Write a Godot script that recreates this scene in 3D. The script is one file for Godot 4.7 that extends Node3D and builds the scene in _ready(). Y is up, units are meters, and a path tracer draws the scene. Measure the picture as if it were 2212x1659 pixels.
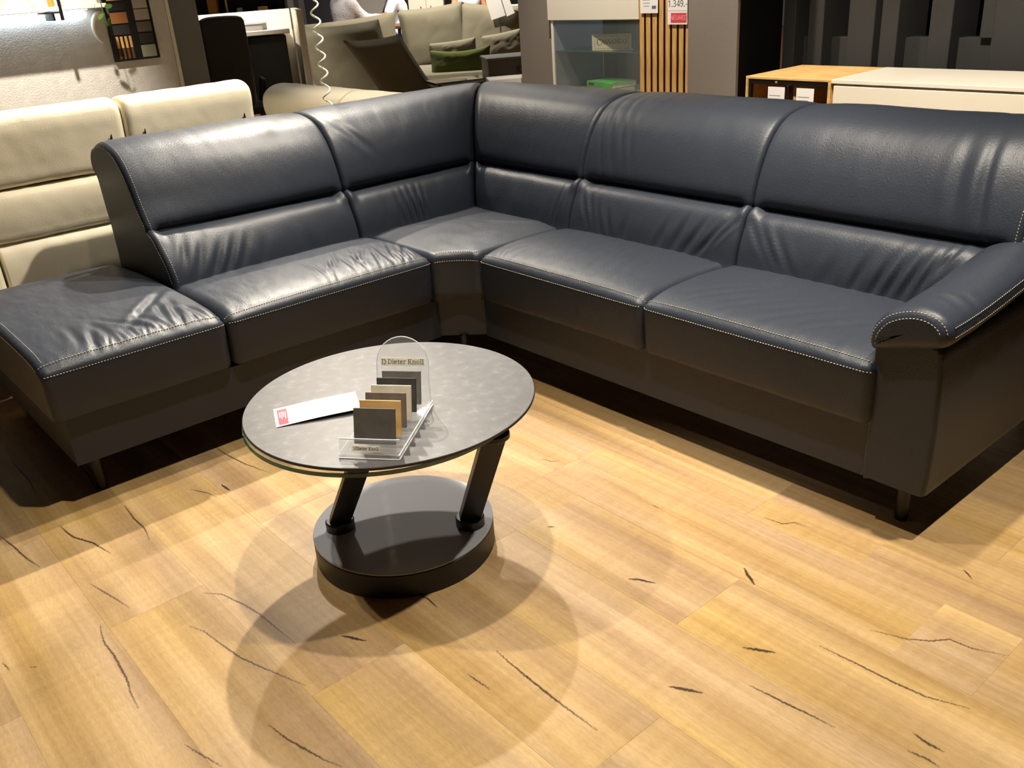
extends Node3D
# ---------------------------------------------------------------- camera constants (fitted to the photograph)
const F := 1983.96
const CAM := Vector3(2.8919, 1.3256, 2.2079)
const YAW := 0.8889
const PITCH := -0.4242
const ROLL := -0.0723
var CB: Basis
var rng := RandomNumberGenerator.new()
var taken := {}
var M := {}
var noise := FastNoiseLite.new()

func px_dir(u: float, v: float) -> Vector3:
	return CB * Vector3((u - 1106.0) / F, -(v - 829.5) / F, -1.0)
func px(u: float, v: float, depth: float) -> Vector3:          # pixel + distance -> point
	return CAM + px_dir(u, v) * depth
func px_plane(u: float, v: float, axis: int, val: float) -> Vector3:   # pixel + plane -> point
	var d := px_dir(u, v)
	return CAM + d * ((val - CAM[axis]) / d[axis])

# ---------------------------------------------------------------- node helpers
func numbered(called: String) -> String:
	if not taken.has(called):
		taken[called] = 0
		return called
	taken[called] += 1
	return "%s_%03d" % [called, taken[called]]
func tag(o: Node, label: String, category: String, group := "") -> Node:
	o.set_meta("label", label)
	o.set_meta("category", category)
	if group != "":
		o.set_meta("group", group)
	return o
func thing(called: String, label: String, category: String, at := Vector3.ZERO, turn := 0.0, group := "") -> Node3D:
	var o := Node3D.new()
	o.name = numbered(called)
	add_child(o)
	o.position = at
	o.rotation.y = turn
	tag(o, label, category, group)
	return o
func struct(called: String, at := Vector3.ZERO) -> Node3D:
	var o := Node3D.new()
	o.name = called
	add_child(o)
	o.position = at
	o.set_meta("kind", "structure")
	return o
func part(parent: Node, called: String, mesh: Mesh, m: Material, at := Vector3.ZERO, rot := Vector3.ZERO) -> MeshInstance3D:
	var o := MeshInstance3D.new()
	o.name = called
	o.mesh = mesh
	o.material_override = m
	o.cast_shadow = GeometryInstance3D.SHADOW_CASTING_SETTING_ON
	parent.add_child(o, true)
	o.position = at
	o.rotation = rot
	return o
func solid(called: String, mesh: Mesh, m: Material, at: Vector3, label: String, category: String, group := "", rot := Vector3.ZERO) -> MeshInstance3D:
	var o := part(self, numbered(called), mesh, m, at, rot)
	tag(o, label, category, group)
	return o
func wallpart(called: String, mesh: Mesh, m: Material, at: Vector3) -> MeshInstance3D:
	var o := part(self, called, mesh, m, at)
	o.set_meta("kind", "structure")
	return o

# ---------------------------------------------------------------- materials
func mat(c: Color, rough := 0.6, metal := 0.0, spec := 0.5) -> StandardMaterial3D:
	var m := StandardMaterial3D.new()
	m.albedo_color = c
	m.roughness = rough
	m.metallic = metal
	m.metallic_specular = spec
	return m
func grain(m: StandardMaterial3D, freq: float, strength: float, scale: float, seed_ := 1, kind := FastNoiseLite.TYPE_SIMPLEX_SMOOTH) -> StandardMaterial3D:
	var n := FastNoiseLite.new()
	n.noise_type = kind
	n.seed = seed_
	n.frequency = freq
	n.fractal_octaves = 3
	var t := NoiseTexture2D.new()
	t.width = 384
	t.height = 384
	t.seamless = true
	t.as_normal_map = true
	t.bump_strength = strength
	t.noise = n
	m.normal_enabled = true
	m.normal_texture = t
	m.uv1_triplanar = true
	m.uv1_scale = Vector3.ONE * scale
	return m
func mottle(m: StandardMaterial3D, freq: float, cols: Array, scale: float, seed_ := 3, size := 512, octaves := 5) -> StandardMaterial3D:
	var n := FastNoiseLite.new()
	n.seed = seed_
	n.frequency = freq
	n.fractal_octaves = octaves
	var g := Gradient.new()
	g.offsets = PackedFloat32Array(cols.map(func(c): return c[0]))
	g.colors = PackedColorArray(cols.map(func(c): return c[1]))
	var t := NoiseTexture2D.new()
	t.width = size
	t.height = size
	t.seamless = true
	t.noise = n
	t.color_ramp = g
	m.albedo_texture = t
	m.uv1_triplanar = true
	m.uv1_scale = Vector3.ONE * scale
	return m
func c8(r: int, g: int, b: int) -> Color:
	return Color(r / 255.0, g / 255.0, b / 255.0)

# ---------------------------------------------------------------- mesh helpers
func finish(v: PackedVector3Array, idx: PackedInt32Array, uv := PackedVector2Array(), closed := true) -> ArrayMesh:
	var vol := 0.0
	for i in range(0, idx.size(), 3):
		vol += v[idx[i]].dot(v[idx[i + 1]].cross(v[idx[i + 2]]))
	if closed and vol > 0.0:
		for i in range(0, idx.size(), 3):
			var k := idx[i + 1]
			idx[i + 1] = idx[i + 2]
			idx[i + 2] = k
	var n := PackedVector3Array()
	n.resize(v.size())
	for i in range(0, idx.size(), 3):
		var a := v[idx[i]]
		var fn := (v[idx[i + 2]] - a).cross(v[idx[i + 1]] - a)
		n[idx[i]] += fn
		n[idx[i + 1]] += fn
		n[idx[i + 2]] += fn
	for i in n.size():
		n[i] = n[i].normalized() if n[i].length_squared() > 1e-20 else Vector3.UP
	var arr := []
	arr.resize(Mesh.ARRAY_MAX)
	arr[Mesh.ARRAY_VERTEX] = v
	arr[Mesh.ARRAY_NORMAL] = n
	arr[Mesh.ARRAY_INDEX] = idx
	if uv.size() == v.size():
		arr[Mesh.ARRAY_TEX_UV] = uv
	var am := ArrayMesh.new()
	am.add_surface_from_arrays(Mesh.PRIMITIVE_TRIANGLES, arr)
	return am
func polys(list: Array, centre := Vector3.ZERO) -> ArrayMesh:      # flat polygons of a convex solid
	var v := PackedVector3Array()
	var idx := PackedInt32Array()
	for p in list:
		var c := Vector3.ZERO
		for q in p:
			c += q
		c /= p.size()
		var nn: Vector3 = (p[2] - p[0]).cross(p[1] - p[0])
		var b := v.size()
		var q2: Array = p.duplicate()
		if nn.dot(c - centre) < 0.0:
			q2.reverse()
		for q in q2:
			v.append(q)
		for i in range(1, q2.size() - 1):
			idx.append_array([b, b + i, b + i + 1])
	return finish(v, idx, PackedVector2Array(), false)
func cbox(sx: float, sy: float, sz: float, ch := 0.003) -> ArrayMesh:   # chamfered box, centred
	var h := Vector3(sx, sy, sz) * 0.5
	ch = minf(ch, minf(h.x, minf(h.y, h.z)) * 0.8)
	var g := func(s: Vector3, ax: int) -> Vector3:
		var p := Vector3(s.x * (h.x - ch), s.y * (h.y - ch), s.z * (h.z - ch))
		p[ax] = s[ax] * h[ax]
		return p
	var list := []
	for ax in 3:
		var b := (ax + 1) % 3
		var c := (ax + 2) % 3
		for s in [-1.0, 1.0]:
			var q := []
			for k in [[-1.0, -1.0], [1.0, -1.0], [1.0, 1.0], [-1.0, 1.0]]:
				var sg := Vector3.ZERO
				sg[ax] = s
				sg[b] = k[0]
				sg[c] = k[1]
				q.append(g.call(sg, ax))
			list.append(q)
		for s1 in [-1.0, 1.0]:
			for s2 in [-1.0, 1.0]:
				var a1 := Vector3.ZERO
				a1[ax] = -1.0
				a1[b] = s1
				a1[c] = s2
				var a2 := a1
				a2[ax] = 1.0
				list.append([g.call(a1, b), g.call(a2, b), g.call(a2, c), g.call(a1, c)])
	for s1 in [-1.0, 1.0]:
		for s2 in [-1.0, 1.0]:
			for s3 in [-1.0, 1.0]:
				var s := Vector3(s1, s2, s3)
				list.append([g.call(s, 0), g.call(s, 1), g.call(s, 2)])
	return polys(list)
func block(parent: Node, called: String, m: Material, a: Vector3, b: Vector3, ch := 0.003) -> MeshInstance3D:   # box between two corners
	var s := (b - a).abs()
	return part(parent, called, cbox(s.x, s.y, s.z, ch), m, (a + b) * 0.5)
func prism(shape: PackedVector2Array, y0: float, y1: float) -> ArrayMesh:    # outline in x,z pulled up
	var outline := shape.duplicate()
	var area := 0.0
	for i in outline.size():
		area += outline[i].cross(outline[(i + 1) % outline.size()])
	if area < 0.0:
		outline.reverse()
	var v := PackedVector3Array()
	var idx := PackedInt32Array()
	var n := outline.size()
	var tri := Geometry2D.triangulate_polygon(outline)
	for y in [y0, y1]:
		var b := v.size()
		for p in outline:
			v.append(Vector3(p.x, y, p.y))
		for i in range(0, tri.size(), 3):
			var t := [tri[i], tri[i + 1], tri[i + 2]]
			if (outline[t[1]] - outline[t[0]]).cross(outline[t[2]] - outline[t[0]]) < 0.0:
				t = [t[0], t[2], t[1]]
			if y == y1:
				idx.append_array([b + t[0], b + t[1], b + t[2]])
			else:
				idx.append_array([b + t[0], b + t[2], b + t[1]])
	for i in n:
		var p := outline[i]
		var q := outline[(i + 1) % n]
		var b := v.size()
		v.append_array([Vector3(p.x, y0, p.y), Vector3(q.x, y0, q.y), Vector3(q.x, y1, q.y), Vector3(p.x, y1, p.y)])
		idx.append_array([b, b + 1, b + 2, b, b + 2, b + 3])
	return finish(v, idx, PackedVector2Array(), false)
func lathe(prof: Array, segs := 48, uvs := false) -> ArrayMesh:      # [r, y] pairs; hard edges along the profile
	var v := PackedVector3Array()
	var idx := PackedInt32Array()
	var uv := PackedVector2Array()
	for k in prof.size() - 1:
		var b := v.size()
		for s in segs + 1:
			var a := TAU * s / segs
			var d := Vector3(cos(a), 0, sin(a))
			for e in 2:
				var pr = prof[k + e]
				v.append(d * pr[0] + Vector3(0, pr[1], 0))
				uv.append(Vector2(d.x * pr[0], d.z * pr[0]))
		for s in segs:
			var i := b + s * 2
			idx.append_array([i, i + 1, i + 3, i, i + 3, i + 2])
	return finish(v, idx, uv if uvs else PackedVector2Array())
func tube(path: PackedVector3Array, r, sides := 8, caps := true) -> ArrayMesh:
	var v := PackedVector3Array()
	var idx := PackedInt32Array()
	var n := path.size()
	var up := Vector3.UP
	for i in n:
		var t := (path[mini(i + 1, n - 1)] - path[maxi(i - 1, 0)]).normalized()
		if i == 0:
			up = Vector3.UP if absf(t.y) < 0.9 else Vector3.RIGHT
		var s := t.cross(up).normalized()
		up = s.cross(t).normalized()
		var rr: float = r[i] if r is Array else r
		for k in sides:
			var a := TAU * k / sides
			v.append(path[i] + (s * cos(a) + up * sin(a)) * rr)
	for i in n - 1:
		for k in sides:
			var a := i * sides + k
			var b := i * sides + (k + 1) % sides
			idx.append_array([a, b, b + sides, a, b + sides, a + sides])
	if caps:
		for e in [0, n - 1]:
			var c := v.size()
			v.append(path[e])
			for k in sides:
				var a: int = e * sides + k
				var b: int = e * sides + (k + 1) % sides
				if e == 0:
					idx.append_array([c, b, a])
				else:
					idx.append_array([c, a, b])
	return finish(v, idx)
func spline(ctrl: PackedVector2Array, count: int, closed := true) -> PackedVector2Array:   # even steps along a Catmull-Rom curve
	var n := ctrl.size()
	var dense := PackedVector2Array()
	var last := n if closed else n - 1
	for i in last:
		var p0 := ctrl[(i - 1 + n) % n] if closed else ctrl[maxi(i - 1, 0)]
		var p1 := ctrl[i]
		var p2 := ctrl[(i + 1) % n]
		var p3 := ctrl[(i + 2) % n] if closed else ctrl[mini(i + 2, n - 1)]
		for k in 16:
			var t := k / 16.0
			var q := 0.5 * ((2.0 * p1) + (p2 - p0) * t + (2.0 * p0 - 5.0 * p1 + 4.0 * p2 - p3) * t * t + (3.0 * p1 - p0 - 3.0 * p2 + p3) * t * t * t)
			dense.append(q)
	dense.append(dense[0] if closed else ctrl[n - 1])
	var total := 0.0
	for i in dense.size() - 1:
		total += dense[i].distance_to(dense[i + 1])
	var out := PackedVector2Array()
	var step := total / (count if closed else count - 1)
	var want := 0.0
	var run := 0.0
	for i in dense.size() - 1:
		var l := dense[i].distance_to(dense[i + 1])
		while want <= run + l + 1e-9 and out.size() < count:
			out.append(dense[i].lerp(dense[i + 1], (want - run) / maxf(l, 1e-9)))
			want += step
		run += l
	while out.size() < count:
		out.append(dense[dense.size() - 1])
	return out
# A soft body: a closed profile (d, y) carried along a from a0 to a1, its ends rounded by r.
# o.map(a, d, y) -> Vector3; o.disp(a, d, y) -> metres along the normal; o.mitre: the start lies on the plane a = d.
func loft(ctrl: Array, a0: float, a1: float, o: Dictionary) -> Dictionary:
	var np: int = o.get("np", 80)
	var na: int = o.get("na", 60)
	var r0: float = o.get("r0", o.get("r", 0.03))
	var r1: float = o.get("r1", o.get("r", 0.03))
	var cp := PackedVector2Array()
	for c in ctrl:
		cp.append(Vector2(c[0], c[1]))
	var prof := spline(cp, np)
	var area := 0.0
	for i in np:
		area += prof[i].cross(prof[(i + 1) % np])
	var sgn := 1.0 if area > 0.0 else -1.0
	var nrm := PackedVector2Array()
	for i in np:
		var t := (prof[(i + 1) % np] - prof[(i - 1 + np) % np]).normalized()
		nrm.append(Vector2(t.y, -t.x) * sgn)
	var st := []
	var m := 6
	for k in m:
		var f := PI * 0.5 * k / m
		st.append([a0 + r0 * (1.0 - cos(f)), r0 * (1.0 - sin(f))])
	for k in na + 1:
		st.append([lerpf(a0 + r0, a1 - r1, float(k) / na), 0.0])
	for k in range(m - 1, -1, -1):
		var f := PI * 0.5 * k / m
		st.append([a1 - r1 * (1.0 - cos(f)), r1 * (1.0 - sin(f))])
	var map: Callable = o.map
	var disp = o.get("disp")
	var v := PackedVector3Array()
	var idx := PackedInt32Array()
	var ns := st.size()
	for s in st:
		for i in np:
			var off: float = -s[1]
			if disp != null:
				off += disp.call(s[0], prof[i].x, prof[i].y)
			var q := prof[i] + nrm[i] * off
			var aa: float = s[0]
			if o.get("mitre", false):
				aa = lerpf(q.x + 0.004, a1, (aa - a0) / (a1 - a0))
			v.append(map.call(aa, q.x, q.y))
	for j in ns - 1:
		for i in np:
			var a := j * np + i
			var b := j * np + (i + 1) % np
			idx.append_array([a, b, b + np, a, b + np, a + np])
	for e in [0, ns - 1]:
		var c := Vector3.ZERO
		for i in np:
			c += v[e * np + i]
		var ci := v.size()
		v.append(c / np)
		for i in np:
			var a: int = e * np + i
			var b: int = e * np + (i + 1) % np
			if e == 0:
				idx.append_array([ci, b, a])
			else:
				idx.append_array([ci, a, b])
	var lines := []
	for tp in o.get("track", []):
		var best := 0
		for i in np:
			if prof[i].distance_to(Vector2(tp[0], tp[1])) < prof[best].distance_to(Vector2(tp[0], tp[1])):
				best = i
		var ln := PackedVector3Array()
		var w := nrm[best]
		for j in range(2, ns - 2):
			ln.append(v[j * np + best] + map.call(0.0, w.x, w.y) * 0.0012 - map.call(0.0, 0.0, 0.0) * 0.0012)
		lines.append(ln)
	for rp in o.get("ring", []):                      # [station index from the end, ctrl range test callable]
		var j: int = rp[0] if rp[0] >= 0 else ns + rp[0]
		var ln := PackedVector3Array()
		for i in np:
			if rp[1].call(prof[i].x, prof[i].y):
				ln.append(v[j * np + i])
		lines.append(ln)
	return {"mesh": finish(v, idx), "lines": lines}
# a cushion over a star-shaped outline (x, z), bottom y0, rim y1, rounded by r, crowned by c
func pillow(outline: PackedVector2Array, centre: Vector2, y0: float, y1: float, r: float, crown: float, disp = null) -> ArrayMesh:
	var rings := []
	rings.append([0.0, y0, 0.0])
	rings.append([0.0, y0, 1.0])
	for k in 4:
		rings.append([0.0, lerpf(y0, y1 - r, (k + 1) / 4.0), 1.0])
	for k in 5:
		var f := PI * 0.5 * (k + 1) / 5.0
		rings.append([r * (1.0 - cos(f)), y1 - r + r * sin(f), 1.0])
	for k in 14:
		var t := 1.0 - (k + 1) / 14.0
		rings.append([r, y1 + crown * (1.0 - t * t), t])
	var n := outline.size()
	var v := PackedVector3Array()
	var idx := PackedInt32Array()
	for rg in rings:
		for p in outline:
			var d := p - centre
			var l := d.length()
			var q: Vector2 = centre + d * (maxf(l - rg[0], 0.001) / l) * rg[2]
			var y: float = rg[1]
			if disp != null:
				y += disp.call(q.x, q.y, rg[2])
			v.append(Vector3(q.x, y, q.y))
	for j in rings.size() - 1:
		for i in n:
			var a := j * n + i
			var b := j * n + (i + 1) % n
			idx.append_array([a, b, b + n, a, b + n, a + n])
	return finish(v, idx)
func stitches(lines: Array, r := 0.0012, dash := 0.0058, gap := 0.0026) -> ArrayMesh:     # thread dashes along lines
	var v := PackedVector3Array()
	var idx := PackedInt32Array()
	for ln in lines:
		var run := 0.0
		var on := true
		var pts := [ln[0]]
		for i in ln.size() - 1:
			var a: Vector3 = ln[i]
			var b: Vector3 = ln[i + 1]
			var l := a.distance_to(b)
			var x := 0.0
			while l - x > 1e-6:
				var need := (dash if on else gap) - run
				if x + need > l:
					run += l - x
					break
				x += need
				run = 0.0
				var q := a.lerp(b, x / l)
				if on:
					pts.append(q)
					_dash(v, idx, pts[0], q, r)
				pts = [q]
				on = not on
	return finish(v, idx)
func _dash(v: PackedVector3Array, idx: PackedInt32Array, a: Vector3, b: Vector3, r: float) -> void:
	var t := (b - a).normalized()
	var s := t.cross(Vector3.UP if absf(t.y) < 0.9 else Vector3.RIGHT).normalized() * r
	var u := s.cross(t).normalized() * r
	var o := v.size()
	v.append_array([a, a + t * r + s, a + t * r + u, a + t * r - s, a + t * r - u, b - t * r + s, b - t * r + u, b - t * r - s, b - t * r - u, b])
	for k in 4:
		var k2 := (k + 1) % 4
		idx.append_array([o, o + 1 + k2, o + 1 + k, o + 1 + k, o + 1 + k2, o + 5 + k2, o + 1 + k, o + 5 + k2, o + 5 + k, o + 9, o + 5 + k, o + 5 + k2])
func text(parent: Node, called: String, s: String, height: float, m: Material, at: Vector3, rot := Vector3.ZERO, serif := false, depth := 0.0006) -> MeshInstance3D:
	var f := SystemFont.new()
	f.font_names = PackedStringArray(["Droid Serif" if serif else "Droid Sans"])
	var t := TextMesh.new()
	t.font = f
	t.text = s
	t.font_size = 32
	t.pixel_size = height / 32.0
	t.depth = depth
	return part(parent, called, t, m, at, rot)
func folds(list: Array, a: float, p: float) -> float:      # soft creases: [a, p, slant, width, depth, length]
	var s := 0.0
	for f in list:
		var w: float = exp(-pow((p - f[1]) / f[5], 2.0))
		if w > 0.02:
			var x: float = (a - f[0] - f[2] * (p - f[1])) / f[3]
			if absf(x) < 3.0:
				s += f[4] * w * (exp(-x * x) - 0.55 * exp(-pow(x - 1.5, 2.0)) - 0.4 * exp(-pow(x + 1.5, 2.0)))
	return -s
# ---------------------------------------------------------------- bodies: tapered bones joined smoothly and meshed as surface nets
func net(bones: Array, cell: float, k: float, v: PackedVector3Array, idx: PackedInt32Array) -> void:
	var lo := Vector3(1e9, 1e9, 1e9)
	var hi := -lo
	var pad := cell * 3.0
	for b in bones:
		for e in [[b[0], b[2]], [b[1], b[3]]]:
			lo = lo.min(e[0] - Vector3.ONE * (e[1] + pad))
			hi = hi.max(e[0] + Vector3.ONE * (e[1] + pad))
	var n := Vector3i(((hi - lo) / cell).ceil()) + Vector3i.ONE
	var fld := PackedFloat32Array()
	fld.resize(n.x * n.y * n.z)
	for b in bones:
		var rm: float = maxf(b[2], b[3]) + pad
		var l3 := Vector3i(((b[0].min(b[1]) - Vector3.ONE * rm - lo) / cell).floor()).clamp(Vector3i.ZERO, n - Vector3i.ONE)
		var h3 := Vector3i(((b[0].max(b[1]) + Vector3.ONE * rm - lo) / cell).ceil()).clamp(Vector3i.ZERO, n - Vector3i.ONE)
		var ab: Vector3 = b[1] - b[0]
		var l2 := maxf(ab.length_squared(), 1e-9)
		for z in range(l3.z, h3.z + 1):
			for y in range(l3.y, h3.y + 1):
				for x in range(l3.x, h3.x + 1):
					var p := lo + Vector3(x, y, z) * cell
					var t := clampf((p - b[0]).dot(ab) / l2, 0.0, 1.0)
					var d: float = p.distance_to(b[0] + ab * t) - lerpf(b[2], b[3], t)
					if d < pad:
						fld[(z * n.y + y) * n.x + x] += exp(-d * k)
	var at := {}
	var sx := 1
	var sy := n.x
	var sz := n.x * n.y
	for z in n.z - 1:
		for y in n.y - 1:
			for x in n.x - 1:
				var i := (z * n.y + y) * n.x + x
				var ins := 0
				var c := Vector3.ZERO
				var cnt := 0
				var f := [fld[i], fld[i + sx], fld[i + sy], fld[i + sx + sy], fld[i + sz], fld[i + sx + sz], fld[i + sy + sz], fld[i + sx + sy + sz]]
				for q in 8:
					if f[q] > 1.0:
						ins += 1
				if ins == 0 or ins == 8:
					continue
				for e in [[0, 1], [2, 3], [4, 5], [6, 7], [0, 2], [1, 3], [4, 6], [5, 7], [0, 4], [1, 5], [2, 6], [3, 7]]:
					var fa: float = f[e[0]]
					var fb: float = f[e[1]]
					if (fa > 1.0) != (fb > 1.0):
						var la := log(maxf(fa, 1e-3))
						var lb := log(maxf(fb, 1e-3))
						var t := la / (la - lb)
						var pa := Vector3(e[0] & 1, (e[0] >> 1) & 1, e[0] >> 2)
						var pb := Vector3(e[1] & 1, (e[1] >> 1) & 1, e[1] >> 2)
						c += pa.lerp(pb, t)
						cnt += 1
				at[i] = v.size()
				v.append(lo + (Vector3(x, y, z) + c / cnt) * cell)
	for i in at:
		for ax in 3:
			var d: int = [sx, sy, sz][ax]
			var s1: int = [sy, sz, sx][ax]
			var s2: int = [sz, sx, sy][ax]
			var inside: bool = fld[i] > 1.0
			var inside2: bool = fld[i + d] > 1.0
			if inside != inside2 and at.has(i - s1) and at.has(i - s2) and at.has(i - s1 - s2):
				var q := [at[i], at[i - s1], at[i - s1 - s2], at[i - s2]]
				if inside:
					q.reverse()
				idx.append_array([q[0], q[1], q[2], q[0], q[2], q[3]])
func body(groups: Array) -> ArrayMesh:                       # [[bones, cell, k], ...]
	var v := PackedVector3Array()
	var idx := PackedInt32Array()
	for g in groups:
		net(g[0], g[1], g[2], v, idx)
	return finish(v, idx)
# ---------------------------------------------------------------- the floor's printed oak: one picture in plank layout, 1.66 mm a pixel
const FX0 := -0.4
const FZ0 := -0.2
const FW := 3.4
const FH := 2.55
const PW := 0.23
const PL := 1.22
func wood_picture(w: int, h: int) -> Image:
	var get_noise := func(nw: int, nh: int, f: float, s: int, oct: int) -> PackedByteArray:
		var n := FastNoiseLite.new()
		n.seed = s
		n.frequency = f
		n.fractal_octaves = oct
		var im := n.get_image(nw, nh, false, false, true)
		im.resize(w, h, Image.INTERPOLATE_CUBIC)
		return im.get_data()
	var broad: PackedByteArray = get_noise.call(w / 16, h, 0.012, 11, 3)
	var fine: PackedByteArray = get_noise.call(w / 40, h, 0.11, 12, 3)
	var warm: PackedByteArray = get_noise.call(w / 6, h, 0.006, 13, 3)
	var fibre: PackedByteArray = get_noise.call(w / 5, h, 0.35, 15, 2)
	var cross: PackedByteArray = get_noise.call(w, h / 14, 0.05, 14, 2)
	var data := PackedByteArray()
	data.resize(w * h * 3)
	var r2 := RandomNumberGenerator.new()
	r2.seed = 77
	var rows := {}
	var pxm := FW / w
	for y in h:
		var zz := FZ0 + y * pxm
		var row := int(floor((zz - 0.03) / PW))
		if not rows.has(row):
			rows[row] = {"off": fposmod(row * 0.437 * PL + 0.21, PL), "tone": {}, "dx": r2.randi_range(0, w - 1), "dy": r2.randi_range(0, h - 1)}
		var rd: Dictionary = rows[row]
		var yo: int = (y + rd.dy) % h
		var edge := fposmod(zz - 0.03, PW)
		for x in w:
			var xx := FX0 + x * pxm
			var cx: float = xx + rd.off
			var col := int(floor(cx / PL))
			if not rd.tone.has(col):
				rd.tone[col] = [r2.randf_range(-0.02, 0.02), r2.randf_range(-0.02, 0.02), r2.randi_range(0, w - 1)]
			var tn: Array = rd.tone[col]
			var xo: int = (x + tn[2]) % w
			var i := yo * w + xo
			var t: float = 0.5 + (broad[i] - 128) / 255.0 * 0.70 + (fine[i] - 128) / 255.0 * 0.30 + (cross[i] - 128) / 255.0 * 0.14 + (fibre[i] - 128) / 255.0 * 0.26 + r2.randf_range(-0.05, 0.05) + tn[0]
			t = clampf(t, 0.0, 1.0)
			var wv := clampf(0.5 + (warm[i] - 128) / 255.0 * 1.1 + tn[1] * 3.0, 0.0, 1.0)
			var r := lerpf(140.0, 197.0, t) - 5.0 * (1.0 - wv)
			var g := lerpf(109.0, 166.0, t) - 1.0 * (1.0 - wv)
			var b := lerpf(62.0, 115.0, t) + 18.0 * (1.0 - wv) - 6.0 * wv
			var q := (y * w + x) * 3
			data[q] = int(clampf(r, 0, 255))
			data[q + 1] = int(clampf(g, 0, 255))
			data[q + 2] = int(clampf(b, 0, 255))
	var img := Image.create_from_data(w, h, false, Image.FORMAT_RGB8, data)
	# the dark cracks and knots of the print, where the photograph shows them
	var cracks := [
		[2.6, [1357, 1250, 1380, 1251, 1400, 1256, 1417, 1259]], [2.8, [1606, 1398, 1625, 1401, 1650, 1405, 1676, 1409]], [3.0, [1446, 1482, 1468, 1486, 1490, 1491, 1518, 1496]],
		[2.8, [738, 1373, 755, 1375, 775, 1381, 792, 1383]], [2.8, [1608, 1227, 1614, 1240, 1622, 1250, 1630, 1263]],
		[1.5, [1770, 1394, 1860, 1438, 1930, 1473, 2000, 1504, 2095, 1530]], [1.6, [1618, 1479, 1700, 1520, 1760, 1548, 1803, 1571]],
		[1.6, [1073, 1405, 1100, 1430, 1130, 1455, 1195, 1507, 1250, 1548, 1290, 1577]], [1.5, [217, 1350, 220, 1370, 228, 1392, 245, 1412, 255, 1430, 272, 1462, 277, 1472, 282, 1495, 300, 1530]],
		[1.5, [440, 1280, 480, 1283, 530, 1307, 560, 1325, 600, 1358, 640, 1391]], [1.3, [410, 1352, 440, 1362, 470, 1385, 520, 1420, 560, 1438, 600, 1455, 660, 1480]],
		[1.3, [580, 1565, 620, 1595, 650, 1612, 700, 1640, 740, 1655]], [2.0, [130, 1135, 143, 1148, 160, 1160, 200, 1172, 240, 1195]], [1.6, [0, 1157, 30, 1180, 55, 1204, 88, 1225]],
		[1.5, [270, 1092, 290, 1120, 312, 1140, 323, 1165]], [1.6, [26, 995, 48, 1020, 65, 1040, 78, 1068]], [1.5, [170, 1000, 195, 1030, 212, 1064]], [2.4, [478, 1046, 498, 1060]], [1.2, [410, 1056, 450, 1065, 470, 1074]],
		[1.4, [460, 962, 490, 982, 530, 1002, 580, 1020]], [1.2, [400, 1608, 440, 1632, 480, 1655]], [1.2, [1650, 1117, 1690, 1131, 1716, 1128, 1746, 1138]],
		[1.2, [1880, 1360, 1960, 1380, 2010, 1384, 2050, 1380, 2100, 1400, 2180, 1416]], [2.0, [1972, 1583, 2000, 1603, 2040, 1624]], [1.4, [1960, 1621, 2000, 1637, 2030, 1656]],
		[1.6, [2082, 1230, 2100, 1250]], [1.6, [905, 1283, 925, 1293, 945, 1312]], [1.2, [195, 1260, 245, 1290, 280, 1312]], [1.2, [1409, 1090, 1424, 1098]], [1.1, [1170, 991, 1190, 996, 1212, 995]], [1.8, [1182, 1137, 1198, 1138]],
		[1.2, [1010, 1455, 1060, 1490]], [1.0, [5, 1430, 22, 1447]], [1.0, [65, 1440, 82, 1440]]]
	for cr in cracks:
		var pts := []
		var raw: Array = cr[1]
		for k in range(0, raw.size(), 2):
			var p := px_plane(raw[k], raw[k + 1], 1, 0.0)
			pts.append(Vector2((p.x - FX0) / pxm, (p.z - FZ0) / pxm))
		var steps := 0
		for k in pts.size() - 1:
			steps += int(pts[k].distance_to(pts[k + 1]) * 2.0)
		var done := 0
		for k in pts.size() - 1:
			var m := int(pts[k].distance_to(pts[k + 1]) * 2.0)
			for j in m:
				var u := float(done) / steps
				done += 1
				var q: Vector2 = pts[k].lerp(pts[k + 1], float(j) / m) + Vector2(noise.get_noise_1d(done * 2.0 + raw[0]), noise.get_noise_1d(done * 2.3 + raw[1] + 500)) * 1.6
				var rad: float = cr[0] * 0.78 * (0.35 + 0.65 * sin(PI * clampf(u * 1.05, 0.0, 1.0))) * r2.randf_range(0.6, 1.1)
				for yy in range(int(q.y - rad), int(q.y + rad) + 2):
					for xx in range(int(q.x - rad), int(q.x + rad) + 2):
						if xx < 0 or yy < 0 or xx >= w or yy >= h:
							continue
						var dd := Vector2(xx, yy).distance_to(q)
						var al := clampf(rad - dd + 0.5, 0.0, 1.0) * 0.8
						if al > 0.0:
							img.set_pixel(xx, yy, img.get_pixel(xx, yy).lerp(Color(0.22, 0.155, 0.10), al * 0.7))
	return img
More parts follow.
